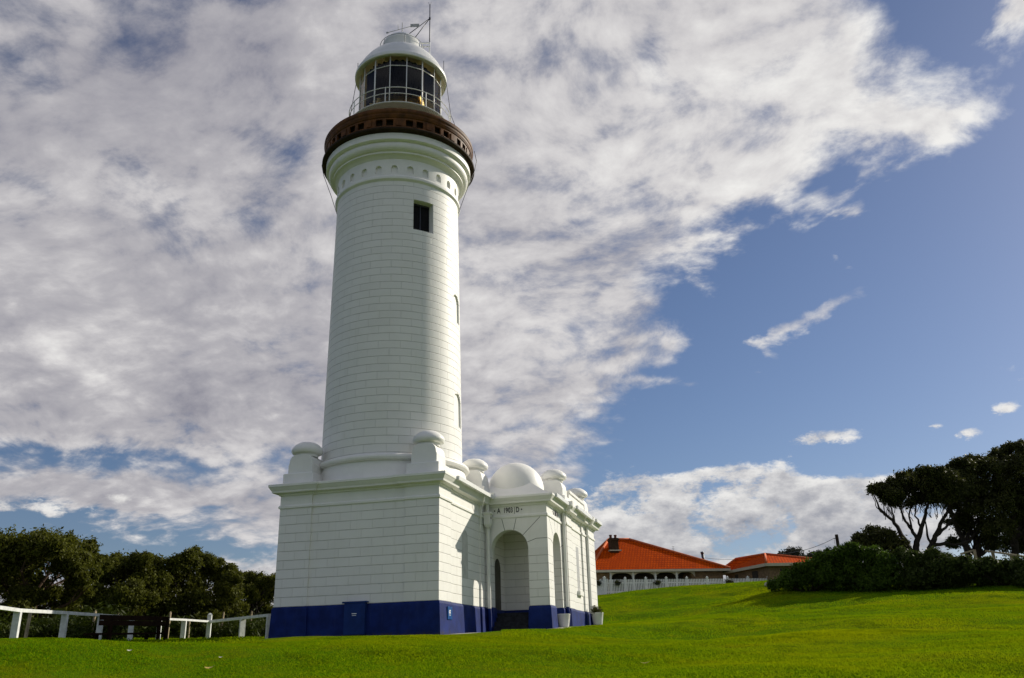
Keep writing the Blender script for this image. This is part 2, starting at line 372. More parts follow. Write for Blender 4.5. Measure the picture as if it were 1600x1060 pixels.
# ------------------------------------------------------------------ materials
def mat(name, col, rough=.6, var=.12, scale=3., spec=.4, metal=0., bump=0., bscale=40., streak=0., streakcol=(.3, .3, .25, 1)):
    m = bpy.data.materials.new(name); m.use_nodes = True; t = NT(m.node_tree)
    b = t.n['Principled BSDF']; b.inputs['Roughness'].default_value = rough; b.inputs['Metallic'].default_value = metal
    b.inputs['Specular IOR Level'].default_value = spec
    tc = t.node('ShaderNodeTexCoord'); P = tc.outputs['Object']
    n = t.noise(P, scale, 5, .6)
    c0 = tuple(max(0, c*(1-var)) for c in col)+(1,); c1 = tuple(min(1, c*(1+var)) for c in col)+(1,)
    colr = t.mix(t.smooth(n, .3, .7), c0, c1)
    if streak:
        mp = t.node('ShaderNodeMapping'); t.l.new(P, mp.inputs[0]); mp.inputs['Scale'].default_value = (2.2, 2.2, .22)
        st = t.smooth(t.noise(mp.outputs[0], 1.6, 6, .65), .50, .78)
        colr = t.mix(t.math('MULTIPLY', st, streak), colr, streakcol)
    t.l.new(colr, b.inputs['Base Color'])
    if bump:
        bn = t.node('ShaderNodeBump'); bn.inputs['Strength'].default_value = bump; bn.inputs['Distance'].default_value = .01
        t.l.new(t.noise(P, bscale, 4, .6), bn.inputs['Height']); t.l.new(bn.outputs[0], b.inputs['Normal'])
    return m
def masonry(name, col, bw=.9, rh=.322, voff=0., joint=(.40, .39, .35), jw=.016, vert=.35):
    # coursed blockwork: strong bed joints, fainter upright joints, slight tone change from block to block
    m = bpy.data.materials.new(name); m.use_nodes = True; t = NT(m.node_tree)
    b = t.n['Principled BSDF']; b.inputs['Roughness'].default_value = .55; b.inputs['Specular IOR Level'].default_value = .3
    tc = t.node('ShaderNodeTexCoord'); P = tc.outputs['Object']
    sx = t.node('ShaderNodeSeparateXYZ'); t.l.new(tc.outputs['UV'], sx.inputs[0])
    row = t.math('DIVIDE', t.math('ADD', sx.outputs[1], voff), rh); ri = t.math('FLOOR', row); rf = t.math('SUBTRACT', row, ri)
    colm = t.math('ADD', t.math('DIVIDE', sx.outputs[0], bw), t.math('MULTIPLY', t.math('MODULO', t.math('ABSOLUTE', ri), 2.0), .5)); ci = t.math('FLOOR', colm); cf = t.math('SUBTRACT', colm, ci)
    def line(f, w):
        d = t.math('SUBTRACT', .5, t.math('ABSOLUTE', t.math('SUBTRACT', f, .5)))
        return t.smooth(d, w, w*.35)
    hl = line(rf, jw/rh); vl = line(cf, jw*.8/bw)
    wn = t.node('ShaderNodeTexWhiteNoise', noise_dimensions='2D'); t.l.new(t.comb(ci, ri, 0), wn.inputs['Vector'])
    c = t.mix(wn.outputs['Value'], tuple(k*.972 for k in col)+(1,), tuple(min(.9, k*1.02) for k in col)+(1,))
    n = t.noise(P, .8, 6, .6)
    c = t.mix(t.math('MULTIPLY', t.smooth(n, .42, .72), .12), c, (.54, .53, .46, 1))
    mp2 = t.node('ShaderNodeMapping'); t.l.new(P, mp2.inputs[0]); mp2.inputs['Scale'].default_value = (3, 3, .18)
    st = t.smooth(t.noise(mp2.outputs[0], 1.5, 6, .7), .54, .80)
    c = t.mix(t.math('MULTIPLY', st, .16), c, (.45, .43, .34, 1))
    brk = t.lin(t.noise(P, 2.3, 3, .6), .3, .7, .45, 1.0)
    jm = t.math('MULTIPLY', t.math('MAXIMUM', hl, t.math('MULTIPLY', vl, vert)), t.math('MULTIPLY', brk, .85))
    c = t.mix(jm, c, joint+(1,))
    t.l.new(c, b.inputs['Base Color'])
    h = t.math('ADD', t.math('SUBTRACT', 1.0, t.math('MAXIMUM', hl, vl)), t.math('ADD', t.math('MULTIPLY', t.noise(P, 30, 4, .6), .12), t.math('MULTIPLY', t.noise(P, 4, 3, .6), .25)))
    bn = t.node('ShaderNodeBump'); bn.inputs['Strength'].default_value = .8; bn.inputs['Distance'].default_value = .014
    t.l.new(h, bn.inputs['Height']); t.l.new(bn.outputs[0], b.inputs['Normal'])
    return m
W = (.82, .81, .775)
M_tower = masonry('white painted blockwork tower', W, .88, .3205, -.195)
M_wall = masonry('white painted blockwork base', W, .86, .324, -1.15+.324*4)
M_white = mat('white painted stone', W, .52, .03, 1.5, .3, bump=.10, bscale=25, streak=.10, streakcol=(.50, .48, .38, 1))
M_whitem = mat('white painted metal', (.78, .78, .76), .35, .04, 3, .5)
def plinth_material():
    m = mat('navy blue painted plinth', (.006, .019, .125), .55, .25, 2.2, .12, bump=.35, bscale=22, streak=.35, streakcol=(.026, .042, .135, 1))
    t = NT(m.node_tree); b = t.n['Principled BSDF']; src = b.inputs['Base Color'].links[0].from_socket
    P = t.node('ShaderNodeTexCoord').outputs['Object']; sx = t.node('ShaderNodeSeparateXYZ'); t.l.new(P, sx.inputs[0])
    ny = t.noise(P, 5, 6, .7); mud = t.smooth(t.math('SUBTRACT', t.math('MULTIPLY', ny, .55), t.math('MULTIPLY', sx.outputs[2], .9)), .12, .26)
    c = t.mix(t.math('MULTIPLY', mud, .6), src, (.045, .040, .028, 1))
    ch = t.smooth(t.noise(P, 9, 5, .7), .66, .72); c = t.mix(t.math('MULTIPLY', ch, .35), c, (.05, .07, .17, 1))
    t.l.new(c, b.inputs['Base Color']); return m
M_blue = plinth_material()
M_blue2 = mat('lighter blue painted hatch', (.010, .032, .15), .5, .15, 3, .12)
M_sign = mat('blue enamel sign', (.012, .075, .26), .3, .05, 3, .5)
M_signw = mat('white sign marking', (.8, .82, .85), .4, .02, 3)
M_black = mat('black painted lettering', (.012, .012, .013), .5, .1, 3)
M_joint = mat('dark open joint', (.10, .10, .085), .8, .2, 8)
M_bronze = mat('weathered brown gunmetal', (.105, .038, .007), .6, .45, 2.6, .2, .0, bump=.4, bscale=18, streak=.55, streakcol=(.05, .028, .010, 1))
M_bronzed = mat('dark brown gunmetal', (.030, .018, .008), .7, .4, 3, .15)
M_darkm = mat('dark steel', (.03, .033, .05), .5, .2, 6, .5)
M_grey = mat('grey galvanised steel', (.42, .42, .42), .45, .15, 6, .5)
M_navy = mat('dark lantern curtain', (.013, .013, .017), .9, .3, 3, .1)
M_brass = mat('brass lens framing', (.75, .52, .16), .28, .25, 6, .5, .8)
M_dark = mat('dark interior', (.012, .012, .014), .8, .2, 3, .1)
M_lead = mat('grey lead flashing', (.55, .54, .50), .5, .12, 3)
M_door = mat('dark painted door', (.06, .055, .04), .6, .2, 3)
M_slate = mat('dark worn stone step', (.020, .022, .028), .8, .35, 6, .15, bump=.3)
M_conc = mat('pale concrete', (.42, .40, .36), .85, .2, 4, bump=.3)
def glassmat():
    m = bpy.data.materials.new('lantern glass'); m.use_nodes = True; t = NT(m.node_tree); t.n.clear()
    o = t.node('ShaderNodeOutputMaterial'); tr = t.node('ShaderNodeBsdfTransparent'); gl = t.node('ShaderNodeBsdfGlossy'); mx = t.node('ShaderNodeMixShader')
    tr.inputs[0].default_value = (.86, .88, .90, 1); gl.inputs['Roughness'].default_value = .03
    fr = t.node('ShaderNodeFresnel'); fr.inputs[0].default_value = 1.33
    t.l.new(fr.outputs[0], mx.inputs[0]); t.l.new(tr.outputs[0], mx.inputs[1]); t.l.new(gl.outputs[0], mx.inputs[2]); t.l.new(mx.outputs[0], o.inputs[0])
    return m
M_glass = glassmat()
def gratemat():
    m = bpy.data.materials.new('lattice grating'); m.use_nodes = True; t = NT(m.node_tree)
    b = t.n['Principled BSDF']; b.inputs['Roughness'].default_value = .5
    tc = t.node('ShaderNodeTexCoord'); mp = t.node('ShaderNodeMapping'); t.l.new(tc.outputs['Object'], mp.inputs[0]); mp.inputs['Rotation'].default_value = (0, 0, R(45))
    br = t.node('ShaderNodeTexChecker'); t.l.new(mp.outputs[0], br.inputs[0]); br.inputs['Scale'].default_value = 16
    br.inputs['Color1'].default_value = (.85, .82, .70, 1); br.inputs['Color2'].default_value = (.40, .36, .28, 1)
    t.l.new(br.outputs[0], b.inputs['Base Color']); return m
M_grate = gratemat()

# ------------------------------------------------------------------ terrain: thin-plate surface through sighted points
def gp(px, py, D, dz=0.0):
    p = at(px, py, D); return (p[0], p[1], p[2]+dz)
ctrl = [(CAM[0], CAM[1], -2.25), (CAM[0]-6, CAM[1]-3, -2.3), (CAM[0]+8, CAM[1]-1, -2.2), (CAM[0], CAM[1]-15, -3.0), (CAM[0]-22, CAM[1]-6, -2.4), (CAM[0]+22, CAM[1]-6, -1.9)]
for q in ((-60, 1060, 18), (200, 1060, 17), (400, 1060, 16), (800, 1060, 15), (1200, 1060, 14.5), (1660, 1060, 14),
          (-60, 1008.5, 22.5), (22, 1006.5, 23), (100, 1004.5, 23.5), (200, 1003, 24), (300, 1002.8, 24.5), (420, 1002.5, 24.5), (550, 999, 25), (690, 995, 26), (760, 989.5, 28), (830, 983.8, 31), (890, 981.2, 36),
          (960, 972, 47), (1000, 1000, 30), (1300, 990, 28), (1660, 975, 29), (1300, 960, 38), (1640, 945, 40), (1100, 952, 50),
          (950, 941, 60), (950, 929.5, 71), (1060, 917.5, 69), (1195, 907, 66), (1150, 930, 58), (1205, 924, 54.5), (1300, 927, 50.5), (1450, 926, 49), (1640, 921, 49)):
    ctrl.append(gp(*q))
ctrl += [(-6.4, -.1, -.03), (-3.2, -.1, -.03), (0, -.1, -.02), (2.2, 5.2, .20), (2.9, 8.2, .34), (3.1, 12, .50), (3.0, 15.2, .60), (-6.4, 6.3, 0), (-8, 12, .2), (-3.2, 15, .5), (-3, -3.5, -.04), (-10, -1.5, -.04)]
ctrl += [gp(22, 1009, 26, -.02), gp(97, 1006, 29, -.03), gp(152, 1004.5, 32), gp(322, 998.2, 46), gp(379, 995.2, 44), gp(100, 1000, 60), gp(300, 994, 62), gp(-150, 1010, 40),
         gp(950, 928, 76), gp(1195, 922, 78), gp(1100, 925, 90), gp(1250, 912, 72), gp(1400, 900, 66), gp(1600, 893, 66), gp(1300, 905, 90), gp(1600, 890, 90), gp(700, 980, 60), gp(500, 985, 60), gp(1000, 945, 110), gp(200, 1000, 90)]
CT = np.array(ctrl)
def _tps_fit(P, lam=.02):
    n = len(P); X = P[:, :2]/20.0
    d = np.linalg.norm(X[:, None]-X[None], axis=2); K = np.where(d > 0, d*d*np.log(d+1e-12), 0)+lam*np.eye(n)*.02
    Q = np.c_[np.ones(n), X]; A = np.block([[K, Q], [Q.T, np.zeros((3, 3))]])
    s = np.linalg.solve(A, np.r_[P[:, 2], np.zeros(3)]); return X, s[:n], s[n:]
_tx, _tw, _ta = _tps_fit(CT)
def swell(x, y):
    # soft swells and small unevenness of the lawn, flattened round the building
    bx = np.maximum(np.maximum(-6.5-x, x-3.2), 0); by = np.maximum(np.maximum(-.3-y, y-15.5), 0); k = np.clip((np.hypot(bx, by)-.6)/4, 0, 1)
    D = np.hypot(x-CAM[0], y-CAM[1]); far = np.clip((110-D)/60, 0, 1)*np.clip((D-6)/8, 0, 1)
    a = .115*np.sin(x*.42+1.1*np.sin(y*.31)+.6)*np.sin(y*.52+.9*np.sin(x*.27))+.03*np.sin(x*.9+np.sin(y*.55)*1.6)*np.sin(y*.8+1.3*np.sin(x*.4))+.014*np.sin(x*2.3+y*1.1)*np.sin(y*1.9-x*.7)
    return a*k*far
def gz_arr(x, y):
    X = np.c_[np.ravel(x), np.ravel(y)]/20.0
    out = np.empty(len(X))
    for i in range(0, len(X), 20000):
        c = X[i:i+20000]; d = np.linalg.norm(c[:, None]-_tx[None], axis=2)
        out[i:i+20000] = np.where(d > 0, d*d*np.log(d+1e-12), 0)@_tw+_ta[0]+c@_ta[1:]
    xx, yy = X[:, 0]*20-CAM[0], X[:, 1]*20-CAM[1]; D = np.hypot(xx, yy)
    side = (xx*_R[0]+yy*_R[1])/np.maximum(D, 1)
    far = -2.0+4.5*np.clip((side+.6)/1.2, 0, 1)
    k = np.clip((D-75)/60, 0, 1); k = k*k*(3-2*k)
    behind = np.clip((-(xx*_F[0]+yy*_F[1])-4)/25, 0, 1); k = np.maximum(k, behind*behind*(3-2*behind)); far = np.where(behind > 0, -3.0, far)
    return ((out*(1-k)+far*k)+swell(X[:, 0]*20, X[:, 1]*20)).reshape(np.shape(x))
def gz(x, y): return float(gz_arr(np.array([x]), np.array([y]))[0])

def lawn_material(blades=False):
    m = bpy.data.materials.new('lawn grass blades' if blades else 'lawn turf'); m.use_nodes = True; t = NT(m.node_tree)
    b = t.n['Principled BSDF']; b.inputs['Roughness'].default_value = .6; b.inputs['Specular IOR Level'].default_value = .0
    g = t.node('ShaderNodeNewGeometry'); P = g.outputs['Position']
    if blades:
        oi = t.node('ShaderNodeAttribute'); oi.attribute_name = 'tone'
    big = t.noise(P, .11, 5, .65); mid = t.noise(P, .55, 6, .68); fine = t.noise(P, 9, 4, .7)
    c = t.mix(t.smooth(big, .43, .66), (.082, .250, .003, 1), (.285, .350, .002, 1))
    c = t.mix(t.math('MULTIPLY', t.smooth(mid, .50, .72), .6), c, (.270, .255, .006, 1))
    c = t.mix(t.math('MULTIPLY', t.smooth(mid, .50, .34), .85), c, (.028, .110, .003, 1))
    c = t.mix(t.math('MULTIPLY', t.smooth(t.noise(P, 1.9, 4, .7), .58, .72), .7), c, (.024, .075, .002, 1))
    c = t.mix(t.math('MULTIPLY', t.smooth(fine, .45, .75), .30), c, (.260, .250, .006, 1))
    if blades:
        c = t.mix(t.lin(oi.outputs['Fac'], 0, 1, 0, .35), c, (.14, .20, .002, 1))
        t.l.new(c, b.inputs['Base Color'])
        tl = t.node('ShaderNodeBsdfTranslucent'); t.l.new(t.mix(.5, c, (.30, .33, .002, 1)), tl.inputs[0]); mx = t.node('ShaderNodeMixShader'); mx.inputs[0].default_value = .50
        t.l.new(b.outputs[0], mx.inputs[1]); t.l.new(tl.outputs[0], mx.inputs[2]); t.l.new(mx.outputs[0], t.n['Material Output'].inputs[0])
    else:
        c = t.mix(1.0, c, (.70, .68, .6, 1), 'MULTIPLY')
        c = t.mix(.40, c, (.095, .120, .010, 1))
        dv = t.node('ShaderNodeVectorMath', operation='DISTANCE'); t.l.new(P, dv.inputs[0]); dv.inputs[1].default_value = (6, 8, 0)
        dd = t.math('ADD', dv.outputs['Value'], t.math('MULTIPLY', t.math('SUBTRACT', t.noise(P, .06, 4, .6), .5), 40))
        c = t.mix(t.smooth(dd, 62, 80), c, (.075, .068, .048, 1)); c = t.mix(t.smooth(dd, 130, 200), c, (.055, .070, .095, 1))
        t.l.new(c, b.inputs['Base Color'])
        bn = t.node('ShaderNodeBump'); bn.inputs['Strength'].default_value = .9; bn.inputs['Distance'].default_value = .05
        t.l.new(t.noise(P, 14, 6, .75), bn.inputs['Height']); t.l.new(bn.outputs[0], b.inputs['Normal'])
    return m
M_lawn = lawn_material()
def grid_mesh(name, rr, aa, dz=0.0, closed=False):
    A, Q = np.meshgrid(aa, rr); X = CAM[0]+Q*np.sin(A); Y = CAM[1]+Q*np.cos(A); Z = gz_arr(X, Y)+dz
    n, k = X.shape
    idx = np.arange(n*k).reshape(n, k)
    f = np.stack([idx[:-1, :-1], idx[:-1, 1:], idx[1:, 1:], idx[1:, :-1]], -1).reshape(-1, 4)
    if closed:
        f = np.r_[f, np.stack([idx[:-1, -1], idx[:-1, 0], idx[1:, 0], idx[1:, -1]], -1)]
    me = bpy.data.meshes.new(name)
    me.from_pydata(np.c_[X.ravel(), Y.ravel(), Z.ravel()].tolist(), [], f[:, ::-1].tolist())
    me.polygons.foreach_set('use_smooth', [True]*len(me.polygons)); me.update()
    return me
rr = np.r_[np.linspace(.3, 12, 12, endpoint=False), np.linspace(12, 80, 130, endpoint=False), np.geomspace(80, 6000, 30)]
aa = np.r_[np.linspace(-.92, .45, 150, endpoint=False), np.linspace(.45, 2*math.pi-.92, 60, endpoint=False)]
lawn = bpy.data.objects.new('ground', grid_mesh('ground', rr, aa, closed=True)); C.objects.link(lawn); lawn.data.materials.append(M_lawn)
tag(lawn, 'green mown lawn rolling up a low hill around the lighthouse', 'lawn', kind='structure')
#GRASS
M_blade = None
def grass():
    """single grass blades standing on the visible part of the lawn, thinner and denser where it is nearest"""
    rng = np.random.default_rng(77)
    def sample(n, d0, d1, a0=-.60, a1=.37):
        u = rng.random(n); D = np.sqrt(d0*d0+u*(d1*d1-d0*d0)); a = rng.uniform(a0, a1, n)
        return CAM[0]+D*np.sin(a), CAM[1]+D*np.cos(a)
    A = math.atan2(_F[0], _F[1])
    parts = []
    for n, d0, d1, a0, a1, h, w in ((500000, 12.5, 27, A-.60, A+.60, .029, .0055), (150000, 27, 44, A-.02, A+.60, .034, .009), (120000, 44, 74, A+.02, A+.60, .042, .016), (14000, 26, 34, A-.62, A-.28, .06, .012), (16000, 34, 52, A-.62, A-.22, .07, .018)):
        x, y = sample(n, d0, d1, a0, a1)
        inb = (((x > -6.45) & (x < .12) & (y > -.12) & (y < 9)) | ((x > -5) & (x < 2.75) & (y > 5.3) & (y < 15.3)) | ((x > 2.5) & (x < 3.03) & (y > 8.6) & (y < 15.2)))
        x, y = x[~inb], y[~inb]; n = len(x)
        z = gz_arr(x, y)
        patch = np.clip(.5+.28*np.sin(x*.8+1.7*np.sin(y*.6))+.25*np.sin(y*1.3-x*.5)+.2*np.sin(x*2.9+y*2.3), .1, 1.2)
        hh = h*(.55+.75*rng.random(n))*(.45+.80*patch); ww = w*(.7+.7*rng.random(n))
        t = rng.uniform(0, 2*math.pi, n); lean = rng.normal(size=(n, 2))*.75*hh[:, None]
        ax, ay = np.cos(t)*ww, np.sin(t)*ww
        V = np.stack([np.c_[x-ax, y-ay, z-.012], np.c_[x+ax, y+ay, z-.012], np.c_[x+lean[:, 0]*.4+ax*.7, y+lean[:, 1]*.4+ay*.7, z+hh*.6], np.c_[x+lean[:, 0], y+lean[:, 1], z+hh]], 1)
        parts.append(V.reshape(-1, 3))
    V = np.concatenate(parts); n = len(V)//4
    me = bpy.data.meshes.new('grass'); me.vertices.add(4*n); me.vertices.foreach_set('co', V.ravel()); me.loops.add(4*n); me.loops.foreach_set('vertex_index', np.arange(4*n))
    me.polygons.add(n); me.polygons.foreach_set('loop_start', np.arange(n)*4); me.polygons.foreach_set('loop_total', np.full(n, 4)); me.update(calc_edges=True)
    at_ = me.attributes.new('tone', 'FLOAT', 'FACE'); at_.data.foreach_set('value', rng.random(n).astype(np.float32))
    me.materials.append(lawn_material(True)); o = bpy.data.objects.new('grass', me); C.objects.link(o)
    tag(o, 'short green grass blades of the mown lawn', 'grass', kind='stuff')
grass()
#LIGHTHOUSE
# ------------------------------------------------------------------ the lighthouse
TC = (-3.15, 3.15)
def shaft_r(z): return 2.845-.0112*(z-6.5)
def text_mesh(name, body, size, ext):
    cu = bpy.data.curves.new(name, 'FONT'); cu.body = body; cu.size = size; cu.extrude = ext; cu.align_x = 'CENTER'; cu.offset = .005
    o = bpy.data.objects.new(name, cu); C.objects.link(o)
    dg = bpy.context.evaluated_depsgraph_get(); me = bpy.data.meshes.new_from_object(o.evaluated_get(dg))
    bpy.data.objects.remove(o); bpy.data.curves.remove(cu); return me
def rectplan(x0, x1, y0, y1): return [(x0, y0), (x1, y0), (x1, y1), (x0, y1)]
def pilplan(x0, x1, y0, y1, pw, rec, sides='swen'):
    # rectangle whose corners stand proud as pilasters of width pw; recessed by rec between them
    p = []
    def side(a, b, inward, on):
        (ax, ay), (bx, by) = a, b; L = math.hypot(bx-ax, by-ay); ux, uy = (bx-ax)/L, (by-ay)/L
        p.append(a)
        if on:
            for s_, k in ((pw, 0), (pw, 1), (L-pw, 1), (L-pw, 0)):
                p.append((ax+ux*s_+inward[0]*rec*k, ay+uy*s_+inward[1]*rec*k))
    side((x0, y0), (x1, y0), (0, 1), 's' in sides); side((x1, y0), (x1, y1), (-1, 0), 'e' in sides)
    side((x1, y1), (x0, y1), (0, -1), 'n' in sides); side((x0, y1), (x0, y0), (1, 0), 'w' in sides)
    return p
def build_lighthouse():
    root = empty('lighthouse', (TC[0], TC[1], 0))
    tag(root, 'tall white painted lighthouse with brown gallery, navy plinth and domed entrance porch', 'lighthouse')
    B = lambda mb, name, mt, par=root, **k: mb.build(name, mt, par, **k)
    zB, zS = 1.15, 4.66
    PLINTH = [(.105, -1.4), (.088, 0), (.045, 1.06), (.030, 1.12), (0, zB)]
    WALL = [(0, zB), (0, zS)]
    FRIEZE = [(0, zS), (.045, zS+.015), (.05, zS+.085), (.02, zS+.125), (.0, zS+.14), (0, 5.13)]
    CORN = [(0, 5.13), (.05, 5.145), (.07, 5.20), (.24, 5.235), (.255, 5.30), (.30, 5.37), (.335, 5.43), (.355, 5.45), (.355, 5.535), (.33, 5.55), (.10, 5.59)]
    def block(plan, dz, tagname):
        sh = lambda pr: [(o, z+dz) for o, z in pr]
        m = MB(); m.sweep(plan, PLINTH, top=False); B(m, 'plinth', M_blue)
        m = MB(); m.sweep(plan, WALL, top=False); w = B(m, tagname, M_wall)
        m = MB(); m.sweep(plan, FRIEZE, top=False); B(m, 'frieze', M_white)
        m = MB(); m.sweep(plan, sh(CORN), top=True); B(m, 'cornice', M_white)
        return w
    main = pilplan(-6.3, 0, 0, 6.3, 1.30, .07)
    block(main, 0, 'base_wall')
    wing = pilplan(-4.2, 2.83, 8.754, 13.504, 1.1, .07, 'e')
    block(wing, -.004, 'wing_wall')
    annex = rectplan(-3.8, 2.95, 13.52, 15.15)
    block(annex, -.008, 'annex_wall')
    link = rectplan(-5.2, -.06, 6.2, 8.9)
    block(link, -.012, 'link_wall')
    # --- entrance porch
    x0, x1, y0, y1 = -.02, 2.628, 5.726, 8.75
    th = .45; zs = 3.40; fc, fh = 1.018, .783; sc, shw = 7.45, .783
    for lo_, hi_ in ((x0, fc-fh), (fc+fh, x1)):
        m = MB(); m.box(lo_, hi_, y0, y0+th, zB, zs); B(m, 'porch_pier', M_wall)
    for lo_, hi_ in ((y0+th+.003, sc-shw), (sc+shw, y1)):
        m = MB(); m.box(x1-th, x1, lo_, hi_, zB, zs); B(m, 'porch_pier', M_wall)
    m = MB(); m.archwall('v', y0, y0+th, x0, x1, zB, 4.66, fc, fh, zs, below=False); B(m, 'porch_arch', M_white)
    m = MB(); m.archwall('u', x1, x1-th, y0+th+.003, y1, zB, 4.66, sc, shw, zs, below=False); B(m, 'porch_arch', M_white)
    # radial joints of the arch stones
    def joint(axis, t0, z0, t1, z1, w=.020, last=True):
        m = joint.m
        d = np.array((t1-t0, z1-z0)); L = np.linalg.norm(d); d /= L; nrm = np.array((-d[1], d[0]))*w/2
        if axis == 'v': P = lambda t, z: ((t, y0-.0025, z), (t, y0+.01, z))
        else: P = lambda t, z: ((x1+.0025, t, z), (x1-.01, t, z))
        q = [(t0-nrm[0], z0-nrm[1]), (t1-nrm[0], z1-nrm[1]), (t1+nrm[0], z1+nrm[1]), (t0+nrm[0], z0+nrm[1])]
        a = [P(*k)[0] for k in q]; b = [P(*k)[1] for k in q]
        m.face(a)
        for i in range(4): m.face([a[i], b[i], b[(i+1) % 4], a[(i+1) % 4]])
        if last: B(m, 'arch_joint', M_joint); joint.m = MB()
    joint.m = MB()
    for axis, cc, hw_ in (('v', fc, fh), ('u', sc, shw)):
        for ang, ln in ((14, None), (-14, None), (47, None), (-47, None), (72, .42), (-72, .42)):
            a = R(90-ang); r0 = hw_
            p0 = (cc+r0*math.cos(a), zs+r0*math.sin(a))
            L = ((4.64-p0[1])/math.sin(a)) if ln is None else ln
            p1 = (p0[0]+L*math.cos(a), p0[1]+L*math.sin(a))
            if p1[0] > (2.60 if axis == 'v' else 8.7) or p1[0] < (.0 if axis == 'v' else 5.75): continue
            joint(axis, p0[0], p0[1], p1[0], p1[1], last=ln is None)
            if ln is not None:
                t2 = (x1-.02 if axis == 'v' else y1-.02) if ang > 0 else (x0+.02 if axis == 'v' else y0+.02)
                joint(axis, p1[0], p1[1], t2, p1[1])
        joint(axis, cc+.20+.05, 4.82, cc+.20+.05, 5.11)
    pp = rectplan(x0, x1, y0, y1)
    m = MB(); m.sweep(pp, FRIEZE, top=False, bottom=True); B(m, 'porch_frieze', M_white)
    m = MB(); m.sweep(pp, [(o, z-.006) for o, z in CORN], top=True); B(m, 'porch_cornice', M_white)
    for (a, b, c_, d) in ((x0, fc-fh, y0, y0+th), (fc+fh, x1, y0, sc-shw), (x1-th, x1, sc+shw, y1-.10)):
        m = MB(); m.sweep(rectplan(a, b, c_, d), PLINTH[:-1]+[(.003, zB)], top=True); B(m, 'porch_plinth', M_blue)
    for k in range(5):
        m = MB(); a_, b_ = (fc-fh+.10, fc+fh-.10) if k < 2 else (fc-fh+.005, fc+fh-.005)
        m.box(a_, b_, 5.28+.26*k, 5.28+.26*(k+1)-.002 if k < 4 else 8.64, -.8, .24+.175*k); B(m, 'porch_step', M_slate)
    m = MB(); m.archwall('u', -.055, -.048, 7.05, 8.2, .55, 3.55, 7.6, .46, 2.75, above=True)
    m = MB(); n = 14; pts = [(7.15, .95), (8.05, .95)]+[(7.6+.45*math.cos(math.pi*k/n), 2.8+.45*math.sin(math.pi*k/n)) for k in range(n+1)]
    m.face([(-.045, a, b) for a, b in pts]); m.face([(-.09, a, b) for a, b in pts][::-1]); B(m, 'door', M_door)
    # dome on a low leaded pyramid
    dc = (.95, 7.3); zb = 6.05
    m = MB(); r_ = 1.225
    m.lathe([(r_, 5.7), (r_, zb)]+[(r_*math.cos(R(k*6)), zb+r_*math.sin(R(k*6))) for k in range(1, 16)], dc, 64); B(m, 'porch_dome', M_white)
    m = MB(); a, b = (-.15, 2.75, 5.55, 8.95), (dc[0]-.85, dc[0]+.85, dc[1]-.85, dc[1]+.85)
    lo = [(a[0], a[2], 5.57), (a[1], a[2], 5.57), (a[1], a[3], 5.57), (a[0], a[3], 5.57)]; hi = [(b[0], b[2], 6.22), (b[1], b[2], 6.22), (b[1], b[3], 6.22), (b[0], b[3], 6.22)]
    for i in range(4): m.face([lo[i], lo[(i+1) % 4], hi[(i+1) % 4], hi[i]])
    B(m, 'dome_flashing', M_white)
    # inscription over both arches
    def glyph(body, t, axis, z, size):
        me = text_mesh('inscription', body, size, .006); me.materials.append(M_black)
        o = bpy.data.objects.new('inscription', me); C.objects.link(o); o.parent = root; o.matrix_parent_inverse = Matrix.Translation((-TC[0], -TC[1], 0))
        if axis == 'v': o.location = (t, y0-.007, z); o.rotation_euler = (R(90), 0, 0); o.scale = (.66, 1, 1)
        else: o.location = (x1+.007, t, z); o.rotation_euler = (R(90), 0, R(90)); o.scale = (.66, 1, 1)
    for axis, cc in (('v', 1.00), ('u', sc)):
        for body, dt in (('A', -.41), ('1', -.165), ('9', -.065), ('0', .045), ('3', .15), ('D', .40)): glyph(body, cc+dt, axis, 4.885, .30)
        for dt in (-.59, .57):
            m = MB(); cdot = (cc+dt, 4.985); n = 12
            pts = [(cdot[0]+.030*math.cos(2*math.pi*k/n), cdot[1]+.030*math.sin(2*math.pi*k/n)) for k in range(n)]
            m.face([(a, y0-.006, b) if axis == 'v' else (x1+.006, a, b) for a, b in pts])
            for k in range(n):
                (a, b), (c_, d) = pts[k], pts[(k+1) % n]
                m.face([(a, y0-.006, b), (c_, y0-.006, d), (c_, y0+.005, d), (a, y0+.005, b)] if axis == 'v' else [(x1+.006, a, b), (x1+.006, c_, d), (x1-.005, c_, d), (x1-.005, a, b)])
            B(m, 'inscription_dot', M_black)
    # conductor wire over the porch front
    # --- domed corner pedestals
    def pedestal(cx, cy):
        m = MB()
        h = .62
        m.sweep(rectplan(cx-h, cx+h, cy-h, cy+h), [(0, 5.45), (0, 5.98), (-.025, 6.0)], top=True)
        o = B(m, 'pedestal', M_white)
        # body: front profile with rounded shoulders, thick in both directions
        m = MB(); k = .50
        prof = [(-k, 5.98), (k, 5.98), (k, 6.36), (k-.03, 6.385)]
        prof += [(k-.03-.26+.26*math.cos(R(a)), 6.43+.30*math.sin(R(a))) for a in range(0, 91, 15)]
        prof += [(-q[0], q[1]) for q in prof[2:][::-1]]
        fr = [(cx+a, cy-k, b) for a, b in prof]; bk = [(cx+a, cy+k, b) for a, b in prof]
        m.face(fr); m.face(bk[::-1])
        for i in range(len(prof)): j = (i+1) % len(prof); m.face([fr[i], bk[i], bk[j], fr[j]])
        B(m, 'pedestal_body', M_white, o, bevel=.03)
        m = MB()
        m.lathe([(.0, 6.70), (.42, 6.70), (.43, 6.80), (.50, 6.81), (.565, 6.84), (.60, 6.90), (.605, 6.96), (.58, 7.03), (.52, 7.11), (.43, 7.19), (.30, 7.26), (.15, 7.295), (0, 7.30)], (cx, cy), 40); B(m, 'pedestal_cap', M_white, o)
